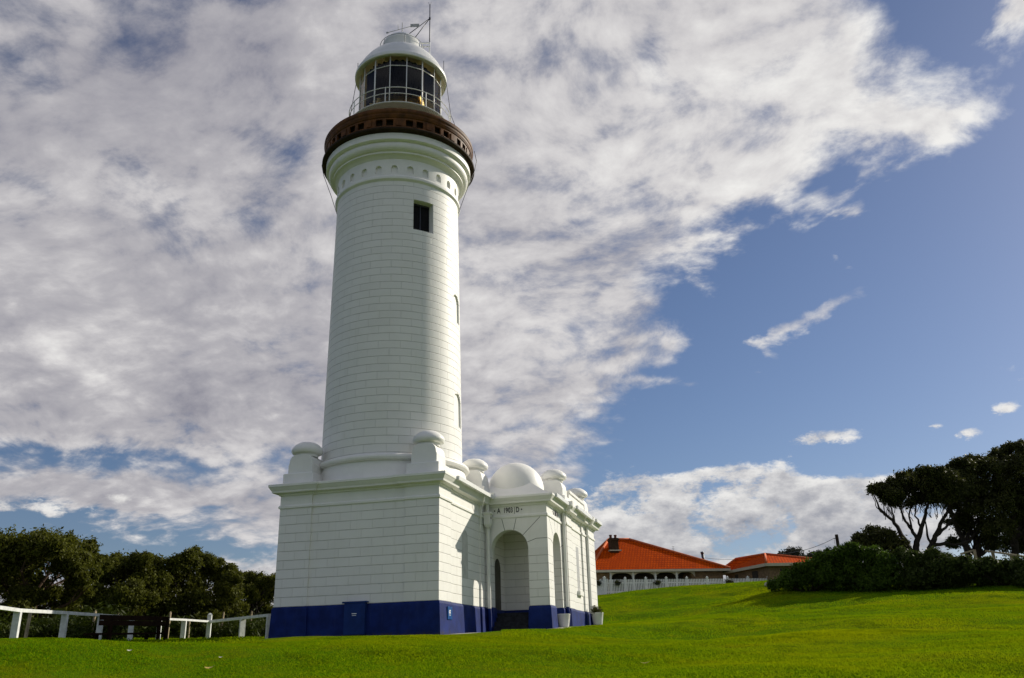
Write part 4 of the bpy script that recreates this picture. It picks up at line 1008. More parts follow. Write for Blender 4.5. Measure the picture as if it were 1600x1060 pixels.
# right-hand side: sheared coastal scrub
GS = 'coastal scrub mounds along the lawn edge'
def shrub(label, blobs, D, spread, seed, mtl=None, leaf=.075, per=2800, name='coastal_shrub', group=GS, foot=None):
    rng = np.random.default_rng(seed); fx = foot if foot else np.mean([b[0] for b in blobs])
    p = at(fx, 900, D); root = empty(name, (p[0], p[1], gz(p[0], p[1]))); tag(root, label, 'shrub', group)
    cl = []; m = MB()
    for px, py, rp in blobs:
        d = D+rng.uniform(-1, 1)*spread; r = rp*pxm(d); c = at(px, py, d); cl.append((c, r, r, r*.9))
        for q in range(5):
            u = rng.normal(size=3); u /= np.linalg.norm(u); u[2] = abs(u[2])*.9-.1; cl.append((c+u*r*.85, r*.36, r*.36, r*.32))
        limb(m, (p[0]+rng.normal()*.05, p[1], gz(p[0], p[1])-.2), c, .06, .02, rng, .05, 4)
    m.build('stems', M_bark, root, weld=False)
    leaves_mesh('foliage', cl, per, leaf, mtl or L_hedge, root, rng, shell=.5)
    return root
shrub('green scrub mound tapering down to the lawn beside the brown cottage', [(1210,917,7),(1222,911,10),(1236,904,13),(1252,897,15),(1268,888,14),(1286,880,14),(1304,872,14),(1240,914,11),(1262,908,15),(1282,904,18),(1302,898,22),(1290,915,14)], 53, 1.0, 21)
shrub('green scrub mound with paler leafy sprigs below the power pole', [(1316,868,13),(1330,862,11),(1350,872,17),(1366,868,11),(1320,900,24),(1345,900,26),(1370,896,24),(1335,914,18),(1365,914,18),(1390,882,16),(1390,905,24)], 52, 1.0, 22)
shrub('dark scrub mound at the foot of the windswept tree', [(1408,872,12),(1428,876,11),(1440,884,15),(1462,874,13),(1478,880,10),(1415,903,22),(1445,902,25),(1475,900,25),(1430,916,14),(1465,914,16),(1490,884,15),(1498,906,22)], 51.5, 1.0, 23, L_scrub)
shrub('dark scrub mound at the right edge of the photo below the timber rail', [(1512,882,10),(1528,890,14),(1548,884,10),(1570,893,15),(1598,888,12),(1635,894,18),(1520,906,18),(1550,908,18),(1585,909,18),(1620,908,20),(1660,905,24)], 51, 1.0, 24, L_scrub)
shrub('round dark bush standing up behind the scrub left of the windswept tree', [(1345,852,15),(1362,843,18),(1380,846,18),(1398,853,15),(1336,864,13),(1365,862,22),(1390,865,18),(1408,866,12)], 62, 1.2, 25, L_dark, .085, 2300, 'rounded_bush', None)
# windswept trees
def windswept():
    rng = np.random.default_rng(31); D = 63
    f = at(1430, 880, D); g = gz(f[0], f[1]); f = np.array((f[0], f[1], g-.2))
    root = empty('windswept_tree', tuple(f)); tag(root, 'windswept coastal tree with forked bare limbs against the sky and a flat sheared crown', 'tree')
    def pt(x, y, dd=0): return at(x, y, D+dd)
    m = MB()
    def poly(pts, r0, r1):
        q = [pt(*p) for p in pts]; out = []
        for a, b in zip(q[:-1], q[1:]):
            for k in range(3): out.append(a+(b-a)*k/3+rng.normal(size=3)*.03)
        out.append(q[-1]); n = len(out); m.tube(out, [r0+(r1-r0)*i/(n-1) for i in range(n)], 7, cap=False)
    foot = (1430, 868); foot2 = (1452, 866, .6)
    poly([(1429,874), (1432,856), (1434,842), (1440,825), (1446,805), (1452,780)], .24, .07)
    poly([(1428,874), (1418,852), (1408,835), (1398,818), (1386,806), (1374,794), (1366,775)], .20, .04)
    poly([(1434,842), (1424,828), (1416,815), (1408,800), (1402,780)], .13, .04)
    poly([(1398,818), (1394,800), (1388,784), (1384,768)], .07, .03)
    poly([(1424,828), (1420,808), (1424,790), (1420,770)], .07, .03)
    poly([(1440,825), (1430,806), (1432,786)], .08, .03)
    poly([(1448,872,.6), (1455,852,.6), (1462,838,.6), (1470,820,.7), (1480,800,.8), (1490,780,1)], .22, .06)
    poly([(1455,852,.6), (1448,835,.5), (1446,815,.5)], .10, .04)
    poly([(1455,852,.6), (1475,850,.9), (1495,852,1.2), (1515,845,1.4)], .13, .06)
    poly([(1386,806), (1376,800,.2), (1368,790,.2), (1362,772,.2)], .05, .02)
    poly([(1462,838,.6), (1478,824,1), (1495,800,1.4)], .12, .05)
    for i in range(46):
        x, y = rng.uniform(1372, 1490), rng.uniform(785, 815); poly([(x, y, rng.uniform(-1, 1)), (x+rng.uniform(-12, 4), y-rng.uniform(10, 22), rng.uniform(-1, 1)), (x+rng.uniform(-16, 6), y-rng.uniform(24, 40), rng.uniform(-1, 1))], .025, .008)
    m.build('trunk', M_bark, root, weld=False)
    cl = []
    for x, y, r in ((1366,768,9),(1378,766,12),(1392,760,14),(1395,775,13),(1412,754,15),(1415,772,16),(1432,746,16),(1438,765,20),(1452,742,16),(1460,760,22),(1478,744,16),(1485,765,22),(1472,780,18),(1500,770,20),(1448,782,16),(1425,785,12),(1405,786,10),(1384,780,10),(1500,745,16)):
        d = D+rng.uniform(-1.6, 1.6); q = r*pxm(d); c = at(x, y, d); cl.append((c, q, q, q*.7))
        for k in range(4):
            u = rng.normal(size=3); u /= np.linalg.norm(u); u[2] = abs(u[2])*.8; cl.append((c+u*q*.8, q*.36, q*.36, q*.28))
    leaves_mesh('crown', cl, 2000, .085, L_dark, root, rng, shell=.35)
windswept()
GR = 'dark trees massed at the right edge'
tree('coastal_tree', 'dense dark coastal tree between the windswept tree and the tallest tree', 'tree', [(1505, 65), (1530, 66)],
     [(1490,740,14),(1505,732,16),(1525,726,16),(1545,735,18),(1500,760,24),(1530,755,28),(1555,770,28),(1515,790,28),(1545,800,28),(1505,815,18),(1530,830,22),(1560,830,22),(1495,850,10),(1545,852,14)], 66, 2.2, L_dark, M_bark, GR, .090, 1900, 41, .25)
tree('coastal_tree', 'tallest dark coastal tree leaning into the right edge of the photo', 'tree', [(1585, 68), (1610, 69)],
     [(1549,726,11),(1566,716,16),(1584,706,13),(1604,702,15),(1629,704,20),(1574,739,24),(1604,734,30),(1644,739,30),(1594,769,30),(1629,769,34),(1589,794,30),(1624,809,34),(1594,834,26),(1629,849,30),(1584,856,18)], 69, 2.2, L_dark, M_bark, GR, .090, 1900, 42, .28)
GB = 'thin bushes behind the smaller cottage'
for bl, lab, sd_ in (([(1222,872,8),(1236,866,9),(1250,868,9),(1262,874,8),(1240,878,12)], 'thin grey bush over the right end of the smaller cottage roof', 51), ([(1276,872,8),(1290,868,9),(1300,872,9),(1284,880,10)], 'thin grey bush between the smaller cottage and the power pole', 52)):
    tree('thin_bush', lab, 'shrub', [(bl[1][0], 96)], bl, 96, 1.5, L_bare, M_bark, GB, .13, 420, sd_, .07, squash=.9, shell=.3)

# ------------------------------------------------------------------ cottages on the hill
def tilemat():
    m = bpy.data.materials.new('orange terracotta tiles'); m.use_nodes = True; t = NT(m.node_tree); b = t.n['Principled BSDF']; b.inputs['Roughness'].default_value = .95; b.inputs['Specular IOR Level'].default_value = .03
    tc = t.node('ShaderNodeTexCoord'); mp = t.node('ShaderNodeMapping'); t.l.new(tc.outputs['UV'], mp.inputs[0])
    br = t.node('ShaderNodeTexBrick'); t.l.new(mp.outputs[0], br.inputs[0]); br.inputs['Scale'].default_value = 1; br.inputs['Brick Width'].default_value = .26; br.inputs['Row Height'].default_value = .36; br.inputs['Mortar Size'].default_value = .035
    br.inputs['Color1'].default_value = (.66, .088, .002, 1); br.inputs['Color2'].default_value = (.50, .060, .002, 1); br.inputs['Mortar'].default_value = (.24, .025, .002, 1)
    n = t.noise(tc.outputs['Object'], .9, 5, .6); c = t.mix(t.math('MULTIPLY', t.smooth(n, .45, .75), .5), br.outputs[0], (.38, .045, .003, 1)); t.l.new(c, b.inputs['Base Color'])
    bn = t.node('ShaderNodeBump'); bn.inputs['Distance'].default_value = .03; bn.inputs['Strength'].default_value = .7; t.l.new(t.math('SUBTRACT', 1., br.outputs['Fac']), bn.inputs['Height']); t.l.new(bn.outputs[0], b.inputs['Normal']); return m
M_tile = tilemat()
M_ridge = mat('pale ridge tiles', (.55, .13, .04), .9, .15, 5)
M_brick = mat('brown brick', (.21, .135, .075), .85, .25, 6, bump=.4, bscale=30)
M_brickd = mat('dark sooty brick', (.060, .036, .022), .9, .3, 7, .1, bump=.4, bscale=30)
M_fascia = mat('cream fascia', (.50, .46, .36), .5, .06, 3)
M_vwhite = mat('white veranda timber', (.70, .70, .68), .5, .05, 3)
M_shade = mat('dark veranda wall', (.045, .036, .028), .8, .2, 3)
M_pick = mat('white picket paint', (.80, .80, .78), .55, .08, 5)
M_pot = mat('terracotta chimney pot', (.16, .05, .03), .8, .2, 5)
M_redpot = mat('red flashing', (.30, .04, .025), .6, .2, 4)
def slope_face(m, pts, eave_dir):
    # uv along the eave and up the slope
    p = [np.array(q) for q in pts]; e = np.array(eave_dir)/np.linalg.norm(eave_dir); n = np.cross(p[1]-p[0], p[2]-p[0]); n /= np.linalg.norm(n); u = np.cross(n, e)
    m.face(p, uv=[(float(q@e), float(q@u)) for q in p])
def hip_roof(root, E, ridge, tilename='roof'):
    # E: four eave corners (front-left, front-right, back-right, back-left); ridge: two points
    m = MB(); a, b, c, d = E; r0, r1 = ridge
    slope_face(m, [a, b, r1, r0], b-a); slope_face(m, [b, c, r1], c-b); slope_face(m, [c, d, r0, r1], d-c); slope_face(m, [d, a, r0], a-d)
    roof = m.build(tilename, M_tile, root, weld=False)
    m = MB()
    for p, q in ((a, r0), (b, r1), (c, r1), (d, r0), (r0, r1)): m.tube([p+np.array((0, 0, .05)), q+np.array((0, 0, .05))], .10, 8)
    m.build('ridge_tiles', M_ridge, roof)
    m = MB()
    up = np.array((0, 0, 1.))
    for p, q in ((a, b), (b, c), (c, d), (d, a)): m.bar(p-up*.10, q-up*.10, .10, .20)
    m.build('gutter', M_fascia, root)
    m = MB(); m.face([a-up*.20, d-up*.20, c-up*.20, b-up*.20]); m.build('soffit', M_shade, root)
    return roof
def cottage_large():
    eL, eR = at(921, 889, 76.0), at(1141, 890.5, 80.0); z = (eL[2]+eR[2])/2; eL[2] = eR[2] = z
    ex = eR-eL; L = np.linalg.norm(ex); ex /= L; ey = np.array((-ex[1], ex[0], 0)); up = np.array((0, 0, 1.))
    dep = 9.6
    r0 = at(951, 843.5, 81.0); r1 = at(983, 843.5, 81.6); zr = (r0[2]+r1[2])/2; r0[2] = r1[2] = zr
    root = empty('cottage', tuple(eL+ex*L/2+ey*dep/2-up*3)); tag(root, 'long brown brick cottage with orange hip roof and arched veranda behind the picket fence', 'cottage')
    roof = hip_roof(root, (eL, eR, eR+ey*dep, eL+ey*dep), (r0, r1))
    zf = z-3.1
    def lp(x, y, h): return eL+ex*x+ey*y+up*(h-z)
    def lbox(m, x0, x1, y0, y1, h0, h1): m.obox(lp((x0+x1)/2, (y0+y1)/2, (h0+h1)/2), ex*(x1-x0)/2, ey*(y1-y0)/2, up*(h1-h0)/2)
    m = MB(); lbox(m, .5, 2.05, .55, dep-.5, zf, z-.2); lbox(m, 2.053, 9.3, 2.6, dep-.5, zf, z-.2); lbox(m, 9.303, L-.5, .55, dep-.5, zf, z-.2); m.build('wall', M_brick, root)
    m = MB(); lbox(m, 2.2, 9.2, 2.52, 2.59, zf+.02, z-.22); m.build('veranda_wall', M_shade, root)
    xs = [1.92, 3.93, 5.93, 7.87]
    for x in xs:
        m = MB(); lbox(m, x-.07, x+.07, .30, .44, zf, z-.2); lbox(m, x-.10, x+.10, .27, .47, z-.62, z-.55); m.build('veranda_post', M_vwhite, root)
    m = MB(); n = 10
    for a, b in zip(xs, xs[1:]+[9.55]):
        for i in range(n):
            t0, t1 = i/n, (i+1)/n; f = lambda t: .05+.50*abs(2*t-1)**4
            p = [lp(a+(b-a)*t0, .37, z-.2), lp(a+(b-a)*t1, .37, z-.2), lp(a+(b-a)*t1, .37, z-.2-f(t1)*.8), lp(a+(b-a)*t0, .37, z-.2-f(t0)*.8)]
            m.face(p); m.face([q+ey*.05 for q in p[::-1]]); m.face([p[3], p[2], p[2]+ey*.05, p[3]+ey*.05])
    m.build('veranda_arch', M_fascia, root)
    m = MB(); lbox(m, 1.05, 1.62, .50, .545, z-1.75, z-.75); w = m.build('window', M_dark, root)
    m = MB()
    for a, b, c, d in ((.98, 1.05, -1.80, -.70), (1.62, 1.69, -1.80, -.70), (1.05, 1.62, -.75, -.70), (1.05, 1.62, -1.80, -1.75), (1.05, 1.62, -1.27, -1.23)): lbox(m, a, b, .47, .545, z+c, z+d)
    m.build('frame', M_vwhite, w)
    m = MB(); lbox(m, 10.25, 11.0, .50, .545, zf+.05, z-.9); m.build('door', M_shade, root)
    # chimney with two pots
    c = at(958.5, 852, 79.5)
    m = MB(); m.obox(c-up*.42, ex*.38, ey*.38, up*.80); m.obox(c+up*.43, ex*.45, ey*.45, up*.06); m.obox(c+up*.54, ex*.40, ey*.40, up*.05); ch = m.build('chimney', M_brickd, roof)
    m = MB(); m.obox(c-up*.52, ex*.56, ey*.56, up*.05); m.build('flashing', M_fascia, ch)
    for s_ in (-.22, .22):
        m = MB(); q = c+ex*s_+up*.58; m.lathe([(.13, q[2]), (.11, q[2]+.22), (.14, q[2]+.24), (.14, q[2]+.32), (.08, q[2]+.32)], (q[0], q[1]), 14); m.build('chimney_pot', M_pot, ch)
    # flue and aerial
    f = at(1100.5, 880, 81.5)
    m = MB(); m.tube([f-up*.3, f+up*.80-ex*.10], .13, 10); m.tube([f+up*.80-ex*.10, f+up*1.0-ex*.12], .15, 10); m.tube([f+up*.45-ex*.06, f-ex*.55+up*.02], .02, 5); fl = m.build('flue', M_darkm, roof)
    m = MB(); m.obox(f+up*.02, ex*.24, ey*.24, up*.22); m.build('flue_base', M_redpot, fl)
    a = at(1052.5, 864, 82.0); m = MB(); m.tube([a-up*.5, a+up*.62], .018, 5)
    for h in (.25, .4, .55): m.bar(a+up*h-ex*.14, a+up*h+ex*.14, .014, .014)
    m.build('roof_aerial', M_darkm, roof)
cottage_large()
def cottage_small():
    up = np.array((0, 0, 1.))
    c0 = at(1197, 880.5, 75.5); l = at(1122, 893.5, 82.5); r = at(1245, 880.5, 76.6); z = (c0[2]+l[2]+r[2])/3
    for p in (c0, l, r): p[2] = z
    ex = r-c0; Lr = 6.5; ex[2] = 0; ex /= np.linalg.norm(ex); ey = np.array((-ex[1], ex[0], 0)); dl = l-c0
    a, b, c, d = l, c0, c0+ex*Lr, l+ex*Lr
    apex = at(1195.5, 866.5, 79.5); ap2 = at(1150, 875.5, 82.5); ap2[2] = apex[2]
    root = empty('cottage', tuple(c0+ex*2-up*3)); tag(root, 'small brown outbuilding with an orange hip roof seen on its corner next to the scrub', 'cottage')
    m = MB()
    slope_face(m, [l, c0, apex, ap2], c0-l); slope_face(m, [c0, c, apex], ex); slope_face(m, [c, d, ap2, apex], d-c); slope_face(m, [d, l, ap2], l-d)
    roof = m.build('roof', M_tile, root, weld=False)
    m = MB()
    for p, q in ((c0, apex), (c, apex), (l, ap2), (ap2, apex)): m.tube([p+up*.05, q+up*.05], .09, 8)
    m.build('ridge_tiles', M_ridge, roof)
    m = MB()
    for p, q in ((l, c0), (c0, c), (c, d), (d, l)): m.bar(p-up*.12, q-up*.12, .10, .24)
    m.build('gutter', M_fascia, root)
    ins = .45; k = dl/np.linalg.norm(dl)
    P = [c0+(ex+k)*ins, c-ex*ins+k*ins, d-ex*ins-k*ins, l+ex*ins-k*ins]
    m = MB()
    for i in range(4):
        p, q = P[i], P[(i+1) % 4]; m.face([p-up*3.2, q-up*3.2, q-up*.2, p-up*.2])
    m.face([p-up*.22 for p in P]); m.build('wall', M_brick, root)
    Ld = np.linalg.norm(dl)
    for base, dr, t0, t1 in ((P[0], k, Ld*.22, Ld*.22+.85), (P[0], k, Ld*.62, Ld*.62+.5), (P[0], ex, .95, 1.75)):
        nrm = np.cross(dr, up); nrm = nrm if nrm@(CAM-base) > 0 else -nrm
        m = MB(); m.obox(base+dr*(t0+t1)/2-up*1.45+nrm*.02, dr*(t1-t0)/2, nrm*.03, up*1.05); m.build('door', M_shade, root)
cottage_small()

# ------------------------------------------------------------------ picket fence with hanging baskets
def picket_fence():
    a, b = at(944.5, 906.5, 73.0), at(1200, 904.3, 76.5); z = (a[2]+b[2])/2
    ex = b-a; L = math.hypot(ex[0], ex[1]); e = np.array((ex[0]/L, ex[1]/L, 0)); ey = np.array((-e[1], e[0], 0)); up = np.array((0, 0, 1.)); slope = ex[2]/L
    root = empty('picket_fence', (a[0], a[1], a[2]-1.25)); tag(root, 'white picket fence on the lawn crest in front of the long cottage', 'fence')
    n = 8; step = L/n
    for i in range(n+1):
        p = a+e*i*step+up*slope*i*step; m = MB(); w = .07 if i else .10
        m.obox(p-up*.62, e*w, ey*w, up*(.72 if i else .78)); m.obox(p+up*(.13 if i else .20), e*(w+.03), ey*(w+.03), up*.03); m.lathe([(w*.9, p[2]+.16+(0 if i else .06)), (.02, p[2]+.24+(0 if i else .06)), (0, p[2]+.25+(0 if i else .06))], (p[0], p[1]), 4); m.build('post', M_pick, root)
        if i == n: break
        m = MB(); k = int(step/.13)
        for j in range(1, k):
            q = p+(e+up*slope)*(j*step/k); h = .60
            m.obox(q-up*h+ey*-.03, e*.042, ey*.010, up*h)
            m.face([q-e*.042-ey*.04, q+e*.042-ey*.04, q-ey*.04+up*.05])
        for h in (.25, .95): m.bar(p+e*.05-up*h, p+(e+up*slope)*step-e*.05-up*h, .04, .08)
        if i in (4, 7): m.bar(p+e*.1-up*1.1-ey*.035, p+(e+up*slope)*step-e*.1-up*.15-ey*.035, .03, .08)
        m.build('picket_panel', M_pick, root)
    m = MB(); g0 = a-e*.10
    for j in range(13):
        q = g0-e*(.08+j*.11); m.obox(q-up*.62, e*.05, ey*.012, up*.60)
    for h in (.2, 1.0): m.bar(g0-up*h, g0-e*1.5-up*h, .04, .09)
    m.build('gate', M_pick, root)
    return a, e, up, slope, ey
_fa, _fe, _fu, _fs, _fy = picket_fence()
for px, lab in ((934.5, 'dark planted basket on the gate nearest the lighthouse'), (963.5, 'dark planted basket on the pickets just right of the gate post'), (1025, 'dark planted basket in the middle of the picket fence'), (1137, 'dark planted basket near the far right end of the picket fence')):
    t = (px-944.5)/(1200-944.5)*math.hypot(*(at(1200, 904.3, 76.5)-at(944.5, 906.5, 73.0))[:2]); p = _fa+_fe*t+_fu*(_fs*t-.32)-_fy*.20
    root = empty('hanging_basket', tuple(p)); tag(root, lab, 'basket', 'planted baskets on the picket fence')
    m = MB(); m.lathe([(0, p[2]-.14), (.14, p[2]-.12), (.24, p[2]+.04), (.25, p[2]+.06), (0, p[2]+.06)], (p[0], p[1]), 14); m.build('basket', M_darkm, root)
    leaves_mesh('plants', [(p+np.array((0, 0, .09)), .30, .26, .10)], 1500, .06, L_dark, root, np.random.default_rng(int(px)), shell=.1)

# ------------------------------------------------------------------ power pole, wires
def pole():
    p = at(1311, 862, 88); up = np.array((0, 0, 1.)); g = gz(p[0], p[1]); top = at(1307.5, 835.5, 88)
    root = empty('power_pole', (p[0], p[1], g)); tag(root, 'dark timber power pole standing behind the scrub', 'pole')
    m = MB(); m.tube([(p[0], p[1], g-1), (p[0], p[1], top[2])], [.19, .15], 12); m.build('pole', M_bark, root)
    m = MB(); m.tube([(p[0]-_R[0]*.17, p[1]-_R[1]*.17, top[2]-.35), (p[0]-_R[0]*.30, p[1]-_R[1]*.30, top[2]-.35)], .04, 8); m.tube([(p[0]-_R[0]*.28, p[1]-_R[1]*.28, top[2]-.35), (p[0]-_R[0]*.28, p[1]-_R[1]*.28, top[2]-2.4)], .018, 5); m.build('insulator', M_grey, root)
    a = np.array((p[0]-_R[0]*.3, p[1]-_R[1]*.3, top[2]-.35)); b = at(1216, 866, 84)
    m = MB(); m.tube([a+(b-a)*t-up*.30*4*t*(1-t) for t in np.linspace(0, 1, 12)], .022, 5); o = m.build('power_line', M_darkm); tag(o, 'thin power line sagging from the pole to the smaller cottage', 'wire')
    a = at(1101, 872, 82); b = at(1160, 873.5, 84)
    m = MB(); m.tube([a+(b-a)*t-up*.10*4*t*(1-t) for t in np.linspace(0, 1, 8)], .014, 5); o = m.build('power_line', M_darkm); tag(o, 'thin wire strung between the two cottage roofs', 'wire')
pole()

# ------------------------------------------------------------------ white rail fence at the left
M_rail = mat('white painted rail', (.62, .63, .62), .6, .14, 7, streak=.35, streakcol=(.36, .34, .27, 1))
M_stake = mat('pale weathered stake', (.34, .27, .17), .85, .25, 6)
M_plank = mat('dark stained plank', (.016, .008, .005), .9, .3, 5, .04)
def rail_fence():
    up = np.array((0, 0, 1.))
    tops = [(-62, 945, 23.0), (28, 957, 25.6), (102, 960.5, 28.7), (158, 964, 31.5), (206.5, 967, 35.5), (250, 969, 39.5), (288, 970.5, 42.5), (327, 973, 45.5)]
    P = [at(*t) for t in tops]
    root = empty('rail_fence', (P[1][0], P[1][1], gz(P[1][0], P[1][1]))); tag(root, 'white painted single rail fence along the left edge of the lawn', 'fence')
    for i, p in enumerate(P):
        d = (P[min(i+1, len(P)-1)]-P[max(i-1, 0)])*np.array((1, 1, 0)); d /= np.linalg.norm(d); s_ = np.cross(d, up); g = min(gz(p[0], p[1]), p[2]-.7)
        m = MB(); h = p[2]-g+.3; t = .0 if i < len(P)-1 else .34
        w = .070 if i < 6 else .085
        m.obox((p[0], p[1], g-.3+(h+t)/2), d*.06, s_*w*1.15, up*(h+t)/2)
        if t: m.lathe([(.135, p[2]+t), (.09, p[2]+t+.07), (0, p[2]+t+.10)], (p[0], p[1]), 4)
        m.build('post', M_rail, root)
    for i in range(len(P)-1):
        a, b = P[i], P[i+1]; m = MB(); m.bar(a+up*.045, b+up*.045, .13, .085); m.build('rail', M_rail, root)
    Q = [P[-1]-up*.02, at(379.5, 968, 43.0), at(421.5, 963.5, 40.5)]
    for i, p in enumerate(Q[1:]):
        g = min(gz(p[0], p[1]), p[2]-.75); d = (Q[2]-Q[0])*np.array((1, 1, 0)); d /= np.linalg.norm(d); s_ = np.cross(d, up)
        m = MB(); m.obox((p[0], p[1], (p[2]+g-.3)/2), d*.05, s_*.13, up*(p[2]-g+.3)/2); m.build('post', M_rail, root)
    for a, b in zip(Q[:-1], Q[1:]):
        m = MB(); m.bar(a+up*.055, b+up*.055, .16, .12); m.build('rail', M_rail, root)
rail_fence()
# thin timber stakes of a second fence behind
up_ = np.array((0, 0, 1.))
for i, (px, d, h, lab) in enumerate(((40, 31, 1.0, 'leftmost weathered stake, right of the first white post'), (143, 37, 1.15, 'thin weathered stake just left of the brown bench'), (182, 37, 1.05, 'pale weathered stake seen through the brown bench'), (262, 42, 1.15, 'pale leaning stake at the right end of the brown bench'), (295, 50, 1.0, 'pale stake between the bench and the lone tall white post'), (345, 52, 1.35, 'thin grey stake just right of the tall white post'), (390, 52, 1.35, 'thin grey stake nearest the lighthouse corner'))):
    p = at(px, 990, d); g = gz(p[0], p[1])
    m = MB(); b = np.array((p[0], p[1], g-.2)); t = b+np.array((RNG.normal()*.05, RNG.normal()*.05, h+.2)); m.bar(b, t, .07, .07); m.bar(t, t+(t-b)*.03, .035, .035)
    o = m.build('fence_stake', M_stake); tag(o, lab, 'stake', 'thin timber stakes behind the rail fence')
# dark timber bench, seen from behind
def bench():
    a, b = at(156, 968.5, 28.0), at(262, 970.5, 31.5); ex = (b-a)*np.array((1, 1, 0)); L = np.linalg.norm(ex); ex /= L; ey = np.array((-ex[1], ex[0], 0))
    z = (a[2]+b[2])/2; g = gz(*((a+b)/2)[:2]); s_ = (b[2]-a[2])/L
    root = empty('bench', tuple(((a+b)/2)*np.array((1, 1, 0))+np.array((0, 0, g)))); tag(root, 'dark brown timber bench seen from behind, in front of the white rail fence', 'bench')
    q = lambda t, y, zz: a+ex*t+ey*y+up_*(zz+s_*t-0)
    m = MB(); m.bar(q(0, 0, .065), q(L, 0, .065), .04, .14); m.bar(q(0, 0, -.085), q(L, 0, -.085), .04, .14); m.build('backrest', M_plank, root)
    m = MB()
    for y in (.10, .24, .38): m.bar(q(0.02, y, -.38), q(L-.02, y, -.38), .12, .05)
    m.build('seat', M_plank, root)
    for t in (.62, L-.50):
        c = q(t, .0, 0); m = MB(); m.bar(np.array((c[0], c[1], g-.15)), c+up_*.1+ey*.03, .09, .09); m.build('leg', M_plank, root)
        c = q(t, .40, -.40); m = MB(); m.bar(np.array((c[0], c[1], g-.15)), c, .09, .09); m.build('leg', M_plank, root)
    m = MB(); c = q(L-.02, 0, 0); m.bar(np.array((c[0], c[1], g-.1)), c+up_*.12, .10, .10); m.build('end_post', M_plank, root)
bench()
# brown timber rail at the right, above the scrub
def timber_rail():
    P = [at(1501, 866, 59.0), at(1522, 860, 58.5)]; Q = [at(1540, 861, 58.0), at(1575, 866, 57.2), at(1640, 876, 56.0)]
    root = empty('timber_rail', (P[1][0], P[1][1], gz(P[1][0], P[1][1]))); tag(root, 'weathered timber rail with square posts showing over the scrub at the right', 'fence')
    for a, b in ((P[0], P[1]), (Q[0], Q[1]), (Q[1], Q[2])):
        m = MB(); m.bar(a, b, .10, .10); m.build('rail', M_stake, root)
    for p in (P[1], at(1551, 864, 57.9), at(1580, 869, 57.2), at(1625, 875, 56.3)):
        m = MB(); m.bar((p[0], p[1], gz(p[0], p[1])-.3), p+up_*.03, .15, .15); m.build('post', M_stake, root)
timber_rail()

# ------------------------------------------------------------------ planters, small things
M_planter = mat('white glazed planter', (.72, .71, .68), .35, .04, 4)
M_soil = mat('soil', (.03, .02, .015), .9, .3, 12)
def planter(x, y, lab, plants, sc=1.0):
    g = gz(x, y)+.015
    root = empty('planter', (x, y, g)); tag(root, lab, 'planter', 'white planters by the lighthouse wall')
    m = MB(); m.lathe([(0, .0), (.18, .0), (.20, .02), (.235, .25), (.262, .48), (.272, .50), (.272, .53), (.25, .535), (.242, .50), (.235, .44), (0, .44)], (0, 0), 40)
    for i, v in enumerate(m.v): m.v[i] = (v[0]*sc+x, v[1]*sc+y, v[2]*sc+g)
    m.build('pot', M_planter, root)
    m = MB(); m.lathe([(.236, .47), (0, .48)], (0, 0), 24)
    for i, v in enumerate(m.v): m.v[i] = (v[0]*sc+x, v[1]*sc+y, v[2]*sc+g)
    m.build('soil', M_soil, root)
    if plants: leaves_mesh('plants', [(np.array((x, y, g+.58*sc)), .26, .26, .14), (np.array((x-.1, y, g+.66*sc)), .12, .12, .14)], 1500, .06, L_dark, root, np.random.default_rng(3), aspect=.3, shell=.1)
planter(2.80, 7.42, 'white planter standing on a concrete strip against the porch side wall', False)
planter(3.28, 12.9, 'white planter with a dark leafy plant at the far corner of the lighthouse', True, 1.05)
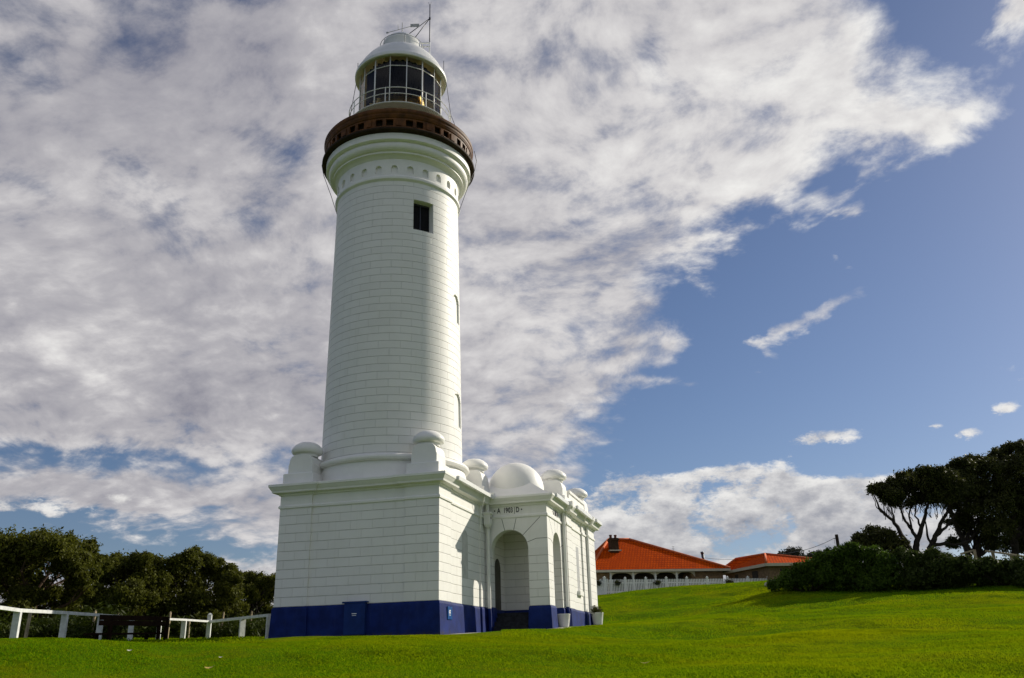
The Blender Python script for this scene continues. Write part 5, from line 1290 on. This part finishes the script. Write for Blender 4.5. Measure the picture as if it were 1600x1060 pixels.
def path_strip(name, pts, w, lab):
    m = MB(); P = [np.array((x, y, gz(x, y)+.03)) for x, y in pts]
    for a, b in zip(P[:-1], P[1:]):
        d = (b-a)*np.array((1, 1, 0)); d /= np.linalg.norm(d); s_ = np.array((d[1], -d[0], 0))*w/2
        m.face([a-s_, b-s_, b+s_, a+s_]); m.face([a-s_, a+s_, a+s_-up_*.3, a-s_-up_*.3]); m.face([a+s_, b+s_, b+s_-up_*.3, a+s_-up_*.3])
    o = m.build(name, M_conc); tag(o, lab, 'path', kind='structure')
path_strip('path', [(.35, 0.2), (.45, 2.6), (.55, 5.1)], .5, 'pale concrete edging strip along the lit side of the lighthouse')
path_strip('path', [(2.75, 5.6), (2.95, 7.0), (2.98, 8.4)], .55, 'pale concrete strip under the first planter')
M_leafy = mat('dry yellow leaf', (.50, .36, .08), .6, .2, 20)
M_leafw = mat('pale dry leaf', (.70, .66, .55), .6, .1, 20)
for (px, py, s_, mt, lab, st) in ((327, 1049, .10, M_leafy, 'curled yellow leaf on the lawn near the bottom left', 1.), (203, 1021, .07, M_leafw, 'small pale leaf on the lawn below the bench', 1.), (345, 1032, .05, M_leafw, 'tiny pale leaf on the lawn between the yellow leaf and the lighthouse', 1.), (1009, 1041, .10, M_leafy, 'bent yellow straw on the lawn right of the lighthouse', .25)):
    d0 = ray(px, py); D = 12.0
    for D in np.arange(12, 30, .05):
        p = at(px, py, D)
        if p[2] < gz(p[0], p[1])+.02: break
    c = np.array((p[0], p[1], gz(p[0], p[1])+.075)); a = np.array((_R[0], _R[1], .12))*s_; b = np.array((-_R[1], _R[0], .25))*s_*.6*st
    m = MB()
    for k in range(4):
        f0, f1 = k/4, (k+1)/4; w = lambda t: math.sin(math.pi*min(max(t, .04), .96)); zc = lambda t: np.array((0, 0, s_*1.2*(t-.5)**2))
        p0, p1 = c-a+2*a*f0+zc(f0), c-a+2*a*f1+zc(f1); m.face([p0-b*w(f0), p1-b*w(f1), p1+b*w(f1), p0+b*w(f0)])
    o = m.build('fallen_leaf', mt); tag(o, lab, 'leaf')
p = at(1200.5, 913, 57.5); g = gz(p[0], p[1])
m = MB(); m.lathe([(0, 0), (.16, 0), (.20, .10), (.17, .20), (.08, .27), (0, .28)], (0, 0), 7, smooth=False)
m.v = [(p[0]+x*1.3+.03*math.sin(9*y), p[1]+y*.8, max(g, p[2]-.14)+z) for x, y, z in m.v]
o = m.build('stone', M_conc); tag(o, 'small pale stone at the left foot of the scrub mound', 'stone')
